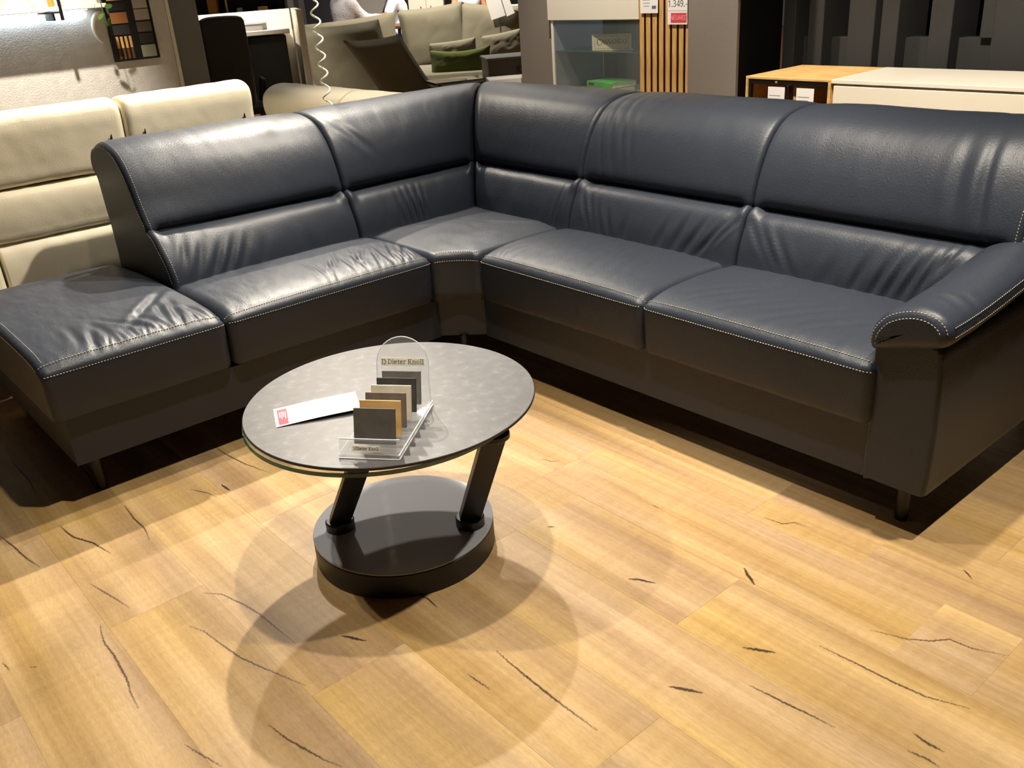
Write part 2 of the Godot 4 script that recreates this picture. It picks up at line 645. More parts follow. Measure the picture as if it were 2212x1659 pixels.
func make_materials() -> void:
	noise.seed = 5
	noise.frequency = 0.08
	M.blue = grain(mat(Color(0.162, 0.182, 0.222), 0.45, 0.0, 0.42), 0.06, 5.0, 9.0, 4, FastNoiseLite.TYPE_CELLULAR)
	M.blue.normal_scale = 0.35
	M.thread = mat(c8(168, 161, 138), 0.8)
	M.cream = grain(mat(c8(226, 216, 190), 0.5), 0.06, 4.0, 8.0, 6, FastNoiseLite.TYPE_CELLULAR)
	M.cream.normal_scale = 0.3
	M.black = mat(Color(0.03, 0.03, 0.032), 0.42)
	M.foot_gloss = mat(c8(138, 139, 146), 0.9, 0.0, 0.15)
	M.foot_gloss.clearcoat_enabled = true
	M.foot_gloss.clearcoat = 0.9
	M.foot_gloss.clearcoat_roughness = 0.05
	M.label = mat(c8(240, 236, 224), 0.8)
	M.label.backlight_enabled = true
	M.label.backlight = Color(0.9, 0.89, 0.84)
	M.black_gloss = mat(Color(0.035, 0.037, 0.042), 0.06)
	M.black_gloss.clearcoat_enabled = true
	M.black_gloss.clearcoat = 1.0
	M.black_gloss.clearcoat_roughness = 0.04
	M.stone = mottle(mat(Color(1, 1, 1), 0.42), 0.012, [[0.0, c8(62, 61, 63)], [0.4, c8(69, 68, 70)], [0.62, c8(74, 73, 75)], [0.76, c8(80, 79, 80)], [0.9, c8(96, 94, 92)], [1.0, c8(118, 114, 111)]], 2.1, 23, 1024, 6)
	M.stone_edge = mat(c8(30, 28, 28), 0.5)
	M.glass_green = mat(Color(0.02, 0.30, 0.17, 0.97), 0.06)
	M.glass_green.transparency = BaseMaterial3D.TRANSPARENCY_ALPHA
	M.acrylic = mat(Color(0.97, 0.98, 1.0, 0.10), 0.03)
	M.acrylic.transparency = BaseMaterial3D.TRANSPARENCY_ALPHA
	M.acrylic_edge_glint = mat(Color(0.95, 0.97, 0.98, 0.75), 0.1)  # near-white: bright glints of the edges put into the colour
	M.acrylic_edge_glint.transparency = BaseMaterial3D.TRANSPARENCY_ALPHA
	M.glass_shelf = mat(Color(0.25, 0.42, 0.38, 0.35), 0.05)
	M.glass_shelf.transparency = BaseMaterial3D.TRANSPARENCY_ALPHA
	M.pane = mat(Color(0.8, 0.87, 0.9, 0.05), 0.03)
	M.pane.transparency = BaseMaterial3D.TRANSPARENCY_ALPHA
	M.paper = mat(c8(242, 240, 240), 0.8)
	M.red = mat(c8(214, 70, 84), 0.7)
	M.ink = mat(c8(70, 66, 64), 0.8)
	M.grey_ink = mat(c8(150, 148, 148), 0.8)
	M.blue_ink = mat(c8(96, 100, 140), 0.8)
	M.white = mat(c8(232, 226, 214), 0.5)
	M.white_gloss = mat(c8(240, 232, 216), 0.3)
	M.wall = grain(mottle(mat(Color(1, 1, 1), 0.75), 0.01, [[0.0, c8(202, 198, 192)], [1.0, c8(214, 210, 204)]], 1.0, 8, 256), 0.05, 2.0, 4.0, 9)
	M.grey_paint = grain(mat(c8(124, 122, 122), 0.8), 0.08, 2.0, 5.0, 10)
	M.grey_light = grain(mat(c8(150, 146, 142), 0.7), 0.08, 2.0, 5.0, 10)
	M.dark_paint = grain(mat(c8(74, 71, 68), 0.75), 0.08, 2.0, 5.0, 10)
	M.taupe = grain(mat(c8(136, 128, 122), 0.6), 0.08, 1.5, 5.0, 12)
	M.ceiling = mat(c8(120, 118, 116), 0.9)
	M.anthracite = grain(mat(c8(42, 41, 40), 0.7), 0.08, 1.5, 5.0, 14)
	M.oak = mottle(mat(Color(1, 1, 1), 0.5), 0.02, [[0.0, c8(196, 150, 88)], [0.5, c8(220, 176, 112)], [1.0, c8(236, 198, 140)]], 1.0, 30, 256)
	M.oak.uv1_scale = Vector3(1.2, 5.0, 5.0)
	M.oak_slat = mottle(mat(Color(1, 1, 1), 0.55), 0.02, [[0.0, c8(196, 148, 84)], [0.5, c8(220, 172, 104)], [1.0, c8(232, 188, 122)]], 1.0, 31, 256)
	M.oak_slat.uv1_scale = Vector3(6, 0.8, 6)
	M.walnut = mat(c8(92, 60, 34), 0.5)
	M.olive = grain(mat(c8(136, 130, 110), 0.95), 0.3, 6.0, 10.0, 15)
	M.olive.rim_enabled = true
	M.olive.rim = 0.2
	M.green_cloth = grain(mat(c8(86, 97, 36), 0.95), 0.3, 6.0, 10.0, 16)
	M.chair_dark = grain(mat(c8(46, 40, 34), 0.6), 0.2, 3.0, 6.0, 17)
	M.green_book = mat(c8(92, 176, 84), 0.6)
	M.skin = mat(c8(186, 128, 92), 0.55)
	M.skin_pale = mat(c8(214, 168, 140), 0.55)
	M.shirt = grain(mat(c8(226, 220, 224), 0.85), 0.03, 6.0, 3.0, 18)
	M.tee = mat(c8(222, 226, 238), 0.85)
	M.navy = mat(c8(24, 22, 30), 0.8)
	M.blue_cloth = mat(c8(30, 30, 120), 0.8)
	M.hair = mat(c8(70, 46, 28), 0.6)
	M.hair_dark = mat(c8(30, 26, 24), 0.6)
	M.cord = mat(c8(226, 222, 206), 0.5)
	M.leaf = mat(c8(78, 110, 48), 0.5)
	M.steel = mat(c8(150, 150, 150), 0.35, 0.8)
	M.housing = mat(c8(30, 30, 30), 0.5)
	var pic := wood_picture(2048, 1536)
	M.wood = mat(Color(1, 1, 1), 0.46, 0.0, 0.4)
	M.wood.albedo_texture = ImageTexture.create_from_image(pic)
	M.subfloor = mat(c8(120, 95, 60), 0.9)

# ---------------------------------------------------------------- lamps
func spot(at: Vector3, to: Vector3, energy: float, angle: float, col: Color, label: String, size := 0.035, soft := 0.6) -> void:
	var t := thing("unseen_spotlight", label, "spotlight", at, 0.0, "track spotlights on the ceiling")  # every lamp head hangs out of view above the frame
	var dir := (to - at).normalized()
	var b := Basis.looking_at(dir, Vector3.UP if absf(dir.y) < 0.99 else Vector3.RIGHT)
	var head := part(t, "housing", tube(PackedVector3Array([b.z * 0.16, b.z * 0.02]), 0.045, 20), M.housing)
	var em := StandardMaterial3D.new()
	em.albedo_color = Color(0.9, 0.88, 0.82)
	em.emission_enabled = true
	em.emission = col
	em.emission_energy_multiplier = 3.0
	part(t, "lamp_glass", tube(PackedVector3Array([b.z * 0.02, b.z * 0.012]), 0.038, 20), em)
	part(t, "bracket", tube(PackedVector3Array([b.z * 0.09, Vector3(b.z.x * 0.09, 4.94 - at.y, b.z.z * 0.09)]), 0.008, 8), M.housing)
	var l := SpotLight3D.new()
	l.name = "spot_beam"
	t.add_child(l)
	l.basis = b
	l.position = Vector3.ZERO
	l.light_color = col
	l.light_energy = energy
	l.spot_range = 30.0
	l.spot_attenuation = 2.0
	l.spot_angle = angle
	l.spot_angle_attenuation = soft
	l.light_size = size
	l.shadow_enabled = true
func fill_panel(at: Vector3, sx: float, sz: float, energy: float, col: Color, label: String) -> void:  # added soft fill, built like a ceiling fitting
	var t := thing("added_fill_panel", label, "light", at, 0.0, "added fill panels in the ceiling")
	var em := StandardMaterial3D.new()
	em.albedo_color = Color(0.9, 0.9, 0.88)
	em.emission_enabled = true
	em.emission = col
	em.emission_energy_multiplier = 1.2
	part(t, "frame", cbox(sx + 0.06, 0.03, sz + 0.06), M.white, Vector3(0, 0.02, 0))
	part(t, "diffuser", cbox(sx, 0.012, sz, 0.002), em)
	var l := AreaLight3D.new()
	l.name = "fill_glow"
	t.add_child(l)
	l.rotation.x = -PI / 2
	l.position.y = -0.012
	l.area_size = Vector2(sx, sz)
	l.light_color = col
	l.light_energy = energy
	l.area_range = 30.0
	l.shadow_enabled = true
# ---------------------------------------------------------------- the blue corner sofa
const SEAT := [[-.17, .27], [-.17, .40], [-.15, .437], [-.08, .449], [.02, .458], [.14, .461], [.24, .456], [.295, .447], [.318, .438], [.3255, .4305], [.331, .4285], [.3375, .419], [.3395, .40], [.338, .34], [.334, .285], [.322, .268], [.25, .265], [0.0, .264]]
const BACK := [[-.045, .40], [-.052, .45], [-.066, .51], [-.088, .56], [-.110, .588], [-.140, .601], [-.163, .604], [-.150, .612], [-.136, .632], [-.141, .67], [-.168, .74], [-.208, .805], [-.262, .853], [-.33, .877], [-.42, .884], [-.51, .872], [-.575, .845], [-.605, .805], [-.60, .765], [-.575, .735], [-.57, .6], [-.57, .35], [-.4, .33], [-.12, .34]]
func map_r(a: float, d: float, y: float) -> Vector3:
	return Vector3(a, y, d)
func map_l(a: float, d: float, y: float) -> Vector3:
	return Vector3(d, y, a)
func seat_disp(a0: float, a1: float, fl: Array) -> Callable:
	return func(a: float, d: float, y: float) -> float:
		var t := absf(2.0 * (a - a0) / (a1 - a0) - 1.0)
		var w := smoothstep(0.415, 0.445, y)
		return -0.011 * pow(t, 4.0) * w + w * (folds(fl, a, d) + 0.0016 * noise.get_noise_2d(a * 220.0, d * 90.0)) + (1.0 - w) * 0.0015 * noise.get_noise_2d(a * 60.0, y * 60.0)
func back_disp(a0: float, a1: float, fl: Array) -> Callable:
	return func(a: float, d: float, y: float) -> float:
		if d < -0.56 or y < 0.41:
			return 0.0
		var t := absf(2.0 * (a - a0) / (a1 - a0) - 1.0)
		var crease := exp(-pow((y - 0.604) / 0.02, 2.0)) * smoothstep(0.86, 0.97, t) * 0.02
		var lump := 0.003 * noise.get_noise_2d(a * 40.0 + 40.0, y * 30.0) + 0.0003 * noise.get_noise_2d(a * 260.0, y * 70.0)
		return -0.008 * pow(t, 6.0) + crease + lump + 1.4 * folds(fl, a, y)
func make_sofa() -> void:
	var s := thing("corner_sofa", "dark blue leather corner sofa with pale double stitching and open footstool end", "sofa")
	var seat := func(called: String, mp: Callable, a0: float, a1: float, fl: Array, prof: Array, extra := {}) -> void:
		var o := {"map": mp, "r": 0.03, "np": 120, "na": 90, "disp": seat_disp(a0, a1, fl), "track": [[.3165, .4390], [.3385, .414]]}
		o.merge(extra, true)
		var l := loft(prof, a0, a1, o)
		var p := part(s, called, l.mesh, M.blue)
		var th := part(p, "stitching", stitches(l.lines), M.thread)
		th.set_meta("kind", "stuff")
	var back := func(mp: Callable, a0: float, a1: float, fl: Array, extra := {}) -> void:
		var o := {"map": mp, "r": 0.017, "np": 170, "na": 100, "disp": back_disp(a0, a1, fl)}
		o.merge(extra, true)
		var l := loft(BACK, a0, a1, o)
		var p := part(s, "backrest", l.mesh, M.blue)
		if l.lines.size() > 0:
			var th := part(p, "stitching", stitches(l.lines), M.thread)
			th.set_meta("kind", "stuff")
	# plinths
	part(s, "base", prism(PackedVector2Array([Vector2(.425, -.56), Vector2(1.925, -.56), Vector2(1.925, .3063), Vector2(.425, .3063)]), .12, .275), M.blue)
	part(s, "base", prism(PackedVector2Array([Vector2(-.56, .425), Vector2(.3063, .425), Vector2(.3063, 1.7144), Vector2(-.56, 1.7144)]), .12, .262), M.blue)
	part(s, "base", prism(PackedVector2Array([Vector2(-.56, -.56), Vector2(.4235, -.56), Vector2(.4235, .298), Vector2(.298, .4235), Vector2(-.56, .4235)]), .122, .27), M.blue)
	# seats of the right wing
	var fr1 := [[.50, .25, .5, .006, .0018, .06], [.53, .27, .6, .006, .0014, .05], [1.16, -.06, -.4, .006, .002, .05], [1.14, -.05, -.6, .006, .002, .06], [1.11, -.04, -.7, .006, .0015, .05]]
	seat.call("seat_cushion", map_r, .449, 1.199, fr1, SEAT)
	var fr2 := []
	for k in 12:
		fr2.append([1.32 + k * 0.043, .2 + .03 * sin(k * 2.1), -.9 + .1 * sin(k), .013, .0012, .07])
	seat.call("seat_cushion", map_r, 1.199, 1.921, fr2, SEAT)
	# left wing
	var fl1 := []
	for k in 15:
		fl1.append([.475 + k * .026 + .006 * sin(k * 3.0), .20 + .04 * sin(k * 1.7), .35 + .25 * sin(k * 1.3), .008, .0034 - .0001 * k, .085])
	for k in 6:
		fl1.append([.49 + k * .014, .27, .2, .004, .0022, .03])
	seat.call("seat_cushion", map_l, .449, 1.214, fl1, SEAT, {"na": 130})
	var stool_prof := [[-.585, .27], [-.59, .40], [-.575, .437], [-.45, .452], [-.25, .460], [-.05, .463], [.14, .461], [.24, .456], [.295, .447], [.318, .438], [.3255, .4305], [.331, .4285], [.3375, .419], [.3395, .40], [.338, .34], [.334, .285], [.322, .268], [.25, .265], [-.3, .264]]
	var fst := []
	for k in 9:
		fst.append([1.27 + k * .043 + .008 * sin(k * 2.2), .215 + .035 * sin(k * 1.9 + 1.0), -.25 + .5 * sin(k * 1.1), .013, .0048 - .0001 * k, .085])
	for k in 9:
		fst.append([1.29 + k * .036, .285, .3 * sin(k * 2.0), .005, .0024, .025])
	for k in 4:
		fst.append([1.33 + k * .02, .06 + .03 * k, .8, .02, .003, .08])
	var top_only := func(d: float, y: float) -> bool: return y > 0.435 and d < 0.31
	var low_rim := func(d: float, y: float) -> bool: return y > 0.435 and d < 0.325
	seat.call("footstool_cushion", map_l, 1.216, 1.748, fst, stool_prof, {"r1": .022, "np": 150, "na": 110, "ring": [[-7, top_only], [-2, low_rim]]})
	# backs: right wing, corner pair, left wing
	var br1 := [[.56, .53, -.6, .012, .006, .05], [.60, .52, -.5, .012, .006, .05], [.64, .50, -.45, .014, .005, .045], [.69, .49, -.3, .014, .004, .04], [.76, .47, .1, .016, .003, .04], [.93, .49, .3, .014, .004, .04], [1.0, .50, .35, .014, .006, .05], [1.06, .50, .5, .013, .006, .05], [1.12, .50, .7, .012, .006, .05], [1.17, .53, .8, .01, .004, .04],
		[.56, .73, -.35, .010, .0035, .11], [.60, .76, -.4, .010, .003, .10], [.645, .78, -.4, .010, .0028, .08], [.70, .75, -.35, .012, .002, .08]]
	back.call(map_r, .487, 1.227, br1)
	var br2 := [[1.30, .53, -.9, .012, .006, .05], [1.34, .52, -.9, .014, .006, .05], [1.40, .50, -.7, .016, .004, .045], [1.64, .49, .25, .013, .006, .05], [1.70, .49, .3, .012, .007, .055], [1.745, .50, .3, .011, .006, .05], [1.79, .51, .3, .011, .007, .05], [1.83, .53, .35, .010, .005, .045], [1.86, .56, .5, .009, .005, .03], [1.55, .48, .2, .02, .003, .04],
		[1.83, .74, -.1, .02, .004, .10], [1.90, .72, -.15, .014, .005, .12]]
	var r_end := func(d: float, y: float) -> bool: return y > 0.44 and d > -0.5
	back.call(map_r, 1.229, 2.02, br2, {"ring": [[-3, r_end], [-7, r_end]]})
	var bc1 := [[.12, .50, .1, .010, .005, .05], [.155, .51, .1, .010, .005, .05], [.19, .51, .15, .009, .005, .05], [.225, .51, .15, .010, .004, .05], [.26, .50, .1, .011, .003, .05], [.33, .49, 0.0, .014, .002, .05], [-.17, .76, -.05, .010, .004, .10], [-.20, .77, -.05, .008, .003, .09], [.39, .80, .9, .02, .003, .07]]
	back.call(map_l, -.16, .485, bc1, {"mitre": true, "r0": .02})
	var bc2 := [[-.18, .78, -.05, .010, .004, .10], [-.15, .79, -.05, .009, .003, .09], [.41, .52, .2, .008, .004, .05], [.05, .5, 0.0, .05, .003, .05]]
	back.call(map_r, -.16, .485, bc2, {"mitre": true, "r0": .02})
	var bl1 := [[1.14, .54, -.5, .012, .005, .035], [1.10, .51, -.6, .013, .006, .05], [1.05, .49, -.7, .013, .007, .05], [1.00, .49, -.7, .013, .007, .055], [.95, .49, -.6, .014, .005, .05], [.88, .48, -.4, .016, .003, .045], [.70, .47, -.1, .02, .002, .04]]
	var l_end := func(d: float, y: float) -> bool: return y > 0.45 and d > -0.47
	var end_l := func(a: float, d: float, y: float) -> Vector3:
		var t := pow(clampf((a - .5) / .71, 0.0, 1.0), 1.6) * smoothstep(.45, .72, y)
		return Vector3(d - t * .07 * smoothstep(-.57, -.32, d), y, a + t * .008)
	back.call(end_l, .487, 1.212, bl1, {"r1": .018, "ring": [[-2, l_end], [-7, l_end]]})
	# corner seat
	var ol := PackedVector2Array()
	var cp := [Vector2(-.15, -.15), Vector2(.447, -.15), Vector2(.447, .335)]
	for k in 9:
		var t := k / 8.0
		cp.append(Vector2(.447, .335).lerp(Vector2(.368, .368), t).lerp(Vector2(.368, .368).lerp(Vector2(.335, .447), t), t))
	cp.append(Vector2(-.15, .447))
	for i in cp.size():
		var a: Vector2 = cp[i]
		var b: Vector2 = cp[(i + 1) % cp.size()]
		var m := maxi(1, int(a.distance_to(b) / 0.03))
		for k in m:
			if ol.is_empty() or ol[ol.size() - 1].distance_to(a.lerp(b, float(k) / m)) > 0.002:
				ol.append(a.lerp(b, float(k) / m))
	var cdisp := func(x: float, z: float, t: float) -> float:
		return 0.0 if t >= 1.0 else 0.0022 * noise.get_noise_2d(x * 120.0, z * 120.0) - 0.006 * smoothstep(0.36, 0.45, maxf(x, z)) * 0.0
	var cs := part(s, "corner_seat_cushion", pillow(ol, Vector2(.13, .13), .268, .441, .028, .020, cdisp), M.blue)
	var l1 := PackedVector3Array()
	var l2 := PackedVector3Array()
	for k in 17:
		var t := k / 16.0
		var q: Vector2 = Vector2(.447, .335).lerp(Vector2(.368, .368), t).lerp(Vector2(.368, .368).lerp(Vector2(.335, .447), t), t)
		var dq := (q - Vector2(.13, .13)).normalized()
		l1.append(Vector3(q.x - dq.x * .017, .4405, q.y - dq.y * .017))
		l2.append(Vector3(q.x + dq.x * .0012, .411, q.y + dq.y * .0012))
	part(cs, "stitching", stitches([l1, l2]), M.thread).set_meta("kind", "stuff")
	# armrest
	var arm := [[1.906, .470], [1.897, .492], [1.905, .527], [1.934, .564], [1.985, .588], [2.035, .590], [2.072, .572], [2.086, .545], [2.078, .518], [2.05, .503], [1.99, .488], [1.93, .470]]
	var amap := func(a: float, d: float, y: float) -> Vector3:
		return Vector3(d, y + 0.05 * smoothstep(0.30, -0.35, a) * smoothstep(0.40, 0.5, y), a)
	var adisp := func(a: float, d: float, y: float) -> float:
		return 0.002 * noise.get_noise_2d(a * 90.0, d * 120.0) + folds([[.235, 2.02, .2, .012, .006, .03], [.20, 2.06, .1, .012, .004, .03]], a, d) * smoothstep(.53, .56, y)
	var front_lip := func(d: float, y: float) -> bool: return y > lerpf(.445, .535, clampf((d - 1.895) / .035, 0.0, 1.0))
	var al := loft(arm, -.50, .343, {"map": amap, "r0": .02, "r1": .03, "np": 90, "na": 70, "disp": adisp, "ring": [[-2, front_lip], [-4, front_lip]]})
	var ap := part(s, "armrest", al.mesh, M.blue)
	var side1 := PackedVector3Array()
	var side2 := PackedVector3Array()
	for k in 30:
		var a := lerpf(.318, -.45, k / 29.0)
		side1.append(amap.call(a, 2.0845, .560))
		side2.append(amap.call(a, 2.0875, .538))
	part(ap, "stitching", stitches(al.lines + [side1, side2]), M.thread).set_meta("kind", "stuff")
	var sp := [[1.905, .13], [1.905, .30], [1.905, .46], [1.908, .497], [1.925, .508], [2.05, .508], [2.066, .46], [2.072, .30], [2.066, .14], [2.05, .12], [1.93, .12]]
	part(s, "side_panel", loft(sp, -.57, .317, {"map": func(a, d, y): return Vector3(d, y, a), "r": .012, "np": 60, "na": 30}).mesh, M.blue)
	for q in [[.243, 1.654], [1.984, .243], [-.5, 1.654], [1.984, -.5], [-.5, -.5], [.36, .36]]:
		part(s, "leg", tube(PackedVector3Array([Vector3(q[0], 0.0, q[1]), Vector3(q[0], .004, q[1]), Vector3(q[0], .125, q[1])]), [.0145, .0165, .0165], 16), M.black)

# ---------------------------------------------------------------- the round coffee table and what lies on it
func disc(r: float, y0: float, y1: float, ch: float) -> Array:
	return [[0.0, y0], [r - ch, y0], [r, y0 + ch], [r, y1 - ch], [r - ch, y1], [0.0, y1]]
func make_table() -> void:
	var c := Vector3(1.1758, 0, 1.1874)
	var t := thing("coffee_table", "round swivel coffee table with grey stone top and glossy black foot", "table", Vector3(1.1589, 0, 1.1869))
	var off := c - t.position
	part(t, "foot_plate", lathe(disc(.2271, 0.0, .064, .002), 96), M.black, Vector3.ZERO)
	part(t, "glass_cover", lathe(disc(.2271, .0642, .0705, .0015), 96), M.foot_gloss)
	part(t, "table_top", lathe(disc(.3419, .417, .4245, .0012), 128), M.stone, off)
	part(t, "table_edge", lathe([[.3405, .4175], [.3424, .4185], [.3424, .4228], [.3419, .4238]], 128), M.stone_edge, off)
	var sub := off + Vector3(.001, 0, .021)
	part(t, "glass_plate", lathe(disc(.3255, .4020, .4130, .0012), 128), M.acrylic, sub)
	part(t, "glass_edge", lathe([[.3245, .4023], [.3260, .4033], [.3260, .4117], [.3245, .4127]], 128), M.glass_green, sub)
	part(t, "spacer", lathe(disc(.05, .4125, .4172, .001), 32), M.black, off)
	var w := 0.052
	for q in [[Vector3(1.068, 0, 1.316), Vector3(1.275, 0, 1.318)], [Vector3(1.296, 0, 1.078), Vector3(1.468, 0, 1.112)]]:
		var a: Vector3 = q[0] - t.position
		var b: Vector3 = q[1] - t.position
		part(t, "collar", lathe([[.030, .0705], [.036, .0705], [.036, .092], [.033, .095], [.022, .095], [.022, .0705]], 40), M.black, a)
		part(t, "pivot_pin", lathe(disc(.019, .0705, .105, .002), 32), M.black, a)
		var side := Vector3(-.63, 0, .776).normalized() * -1.0
		side = Vector3(.63, 0, -.776)
		var dirv := (b + Vector3(0, .395, 0)) - (a + Vector3(0, .095, 0))
		var th := dirv.normalized().cross(side).normalized() * 0.014
		var bar := []
		for e in [a + Vector3(0, .092, 0), b + Vector3(0, .397, 0)]:
			bar.append([e + side * w * .5 + th, e - side * w * .5 + th, e - side * w * .5 - th, e + side * w * .5 - th])
		var pl := [bar[0], bar[1]]
		for k in 4:
			pl.append([bar[0][k], bar[0][(k + 1) % 4], bar[1][(k + 1) % 4], bar[1][k]])
		part(t, "support_arm", polys(pl, (a + b) * .5 + Vector3(0, .245, 0)), M.black)
		part(t, "top_collar", lathe(disc(.034, .388, .4022, .002), 32), M.black, b)
	# acrylic holder with sample boards; local x runs along its front, -z to its back
	var ux := Vector3(.782, 0, -.623)
	var at := Vector3(1.352, .4249, 1.433)
	var h := thing("sample_holder", "clear acrylic display stand with arched back panel on the coffee table", "display stand", at, atan2(.623, .782))
	var W := .131
	var L := .262
	part(h, "tray", cbox(W, .010, L, .001), M.acrylic, Vector3(W * .5, .0052, -L * .5))
	var fp := prism(PackedVector2Array([Vector2(0, 0), Vector2(.004, 0), Vector2(.026, -.0), Vector2(.022, 0)]), 0, .001)
	part(h, "front_panel", cbox(W, .030, .004, .001), M.acrylic, Vector3(W * .5, .0235, -.010), Vector3(-.35, 0, 0))
	for e in [[Vector3(W * .5, .0008, .0), Vector3(W, .0024, .0024)], [Vector3(W * .5, .0385, -.0148), Vector3(W, .0024, .0024)], [Vector3(W, .0098, -L * .5), Vector3(.0026, .0026, L)], [Vector3(W, .001, -L * .5), Vector3(.0026, .0026, L)], [Vector3(0, .0098, -L * .5), Vector3(.0012, .0012, L)]]:
		part(h, "edge_glint", cbox(e[1].x, e[1].y, e[1].z, .0003), M.acrylic_edge_glint, e[0])  # pale strips along the edges stand in for glints
	var arch := PackedVector2Array()
	arch.append(Vector2(0.0, 0.0))
	arch.append(Vector2(.004, .05))
	for k in 17:
		var a := PI - PI * k / 16.0
		arch.append(Vector2(.0655 + .0615 * cos(a), .092 + .062 * sin(a)))
	arch.append(Vector2(.127, .05))
	arch.append(Vector2(.131, 0.0))
	var ab := Basis(Vector3.RIGHT, Vector3(0, 0, 1), Vector3(0, -1, 0))
	var pan := part(h, "arched_panel", prism(arch, -.002, .002), M.acrylic, Vector3(0, .008, -L + .012))
	pan.rotation.x = -PI / 2 - 0.26
	pan.scale.z = 1.0
	var rim := PackedVector3Array()
	for p in arch:
		rim.append(Vector3(p.x, p.y * cos(.26), -p.y * sin(.26)) + Vector3(0, .008, -L + .012))
	part(h, "edge_glint", tube(rim, .0011, 6), M.acrylic_edge_glint)
	var card := part(h, "name_card", cbox(.104, .018, .0006, .0001), M.label, Vector3(.0665, .1015, -L + .012 - .0228 - .0), Vector3(-.26, 0, 0))
	text(card, "lettering", "Dieter Knoll", .0150, M.ink, Vector3(.0075, 0, .0005), Vector3.ZERO, true, .0002)
	text(card, "emblem", "I", .0150, M.ink, Vector3(-.0475, 0, .0005), Vector3.ZERO, true, .0002)
	part(card, "emblem", tube(PackedVector3Array(range(9).map(func(k): return Vector3(-.0445 + .0045 * sin(k * PI / 8.0), .0055 * cos(k * PI / 8.0), .0004))), .0008, 6), M.ink)
	var card2 := part(h, "name_card", cbox(.060, .0115, .0006, .0001), M.label, Vector3(.058, .0215, -.0062), Vector3(-.35, 0, 0))
	text(card2, "lettering", "Dieter Knoll", .0088, M.ink, Vector3(.004, 0, .0005), Vector3.ZERO, true, .0002)
	part(card2, "emblem", tube(PackedVector3Array(range(9).map(func(k): return Vector3(-.0255 + .0028 * sin(k * PI / 8.0), .0033 * cos(k * PI / 8.0), .0004))), .0005, 6), M.ink)
	for k in 7:
		part(h, "divider", cbox(.092, .020, .002, .0005), M.acrylic, Vector3(.076, .019, -.020 - k * .037), Vector3(-.30, 0, 0))
	var kinds := [["dark grey stone-look sample board, foremost in the acrylic stand", c8(92, 86, 80)], ["oak veneer sample board in the acrylic stand", c8(214, 160, 96)], ["brown-grey sample board behind the oak one", c8(112, 100, 92)], ["cream white sample board in the acrylic stand", c8(232, 220, 196)], ["black sample board in the acrylic stand", c8(52, 50, 48)], ["mid grey sample board next to the arched panel", c8(112, 108, 102)]]
	for k in 6:
		var m := mat(kinds[k][1], .6)
		if k == 1:
			m = M.oak
		else:
			m = mottle(mat(Color(1, 1, 1), .65), .03, [[0.0, kinds[k][1].darkened(.12)], [1.0, kinds[k][1].lightened(.05)]], 6.0, 50 + k, 128)
		var tilt := -.30
		var bp := h.transform * Vector3(.076, .026 + .0372 * cos(tilt), -.030 - k * .038)
		var o := solid("sample_board", cbox(.090, .075, .0055, .0006), m, bp, kinds[k][0], "sample board", "sample boards in the acrylic stand", Vector3(tilt, h.rotation.y, 0))
		o.rotation_order = EULER_ORDER_YXZ
	# price strip lying on the table, slightly curled
	var v := PackedVector3Array()
	var idx := PackedInt32Array()
	var p0 := Vector3(1.028, 0, 1.416)
	var p1 := Vector3(1.106, 0, 1.240)
	var p3 := Vector3(1.120, 0, 1.456)
	var pl := thing("price_strip", "long white price label with red end lying on the grey table top", "price label", Vector3(1.074, .4247, 1.436))
	var strip := func(f0: float, f1: float, g0: float, g1: float, lift: float, thick: float) -> ArrayMesh:
		v.clear()
		idx.clear()
		var n := 14
		for k in n + 1:
			var f := lerpf(f0, f1, float(k) / n)
			var y := .0008 + .006 * sin(PI * f) * .6 + .008 * f * f + lift
			for g in [g0, g1]:
				for th in [0.0, thick]:
					v.append(p0 + (p1 - p0) * f + (p3 - p0) * g + Vector3(0, y + th, 0) - Vector3(1.074, 0, 1.436))
		for k in n:
			var b := k * 4
			for e in [[0, 1, 3, 2]]:
				for j in 4:
					var x0: int = b + e[j]
					var x1: int = b + e[(j + 1) % 4]
					idx.append_array([x0, x1, x1 + 4, x0, x1 + 4, x0 + 4])
		idx.append_array([0, 2, 3, 0, 3, 1])
		var z := n * 4
		idx.append_array([z, z + 3, z + 2, z, z + 1, z + 3])
		return finish(v.duplicate(), idx.duplicate())
	part(pl, "paper", strip.call(0.0, 1.0, 0.0, 1.0, 0.0, .0004), M.paper)
	part(pl, "red_field", strip.call(.035, .15, .12, .94, .0005, .0002), M.red)
	part(pl, "fold_line", strip.call(.20, .203, .02, .98, .0005, .0002), M.grey_ink)
	part(pl, "fold_line", strip.call(.915, .922, .02, .98, .0005, .0002), M.grey_ink)
	for k in 4:
		part(pl, "print_line", strip.call(.055 + .022 * k, .065 + .022 * k, .25, .55 + .1 * (k % 2), .0008, .0002), M.paper)
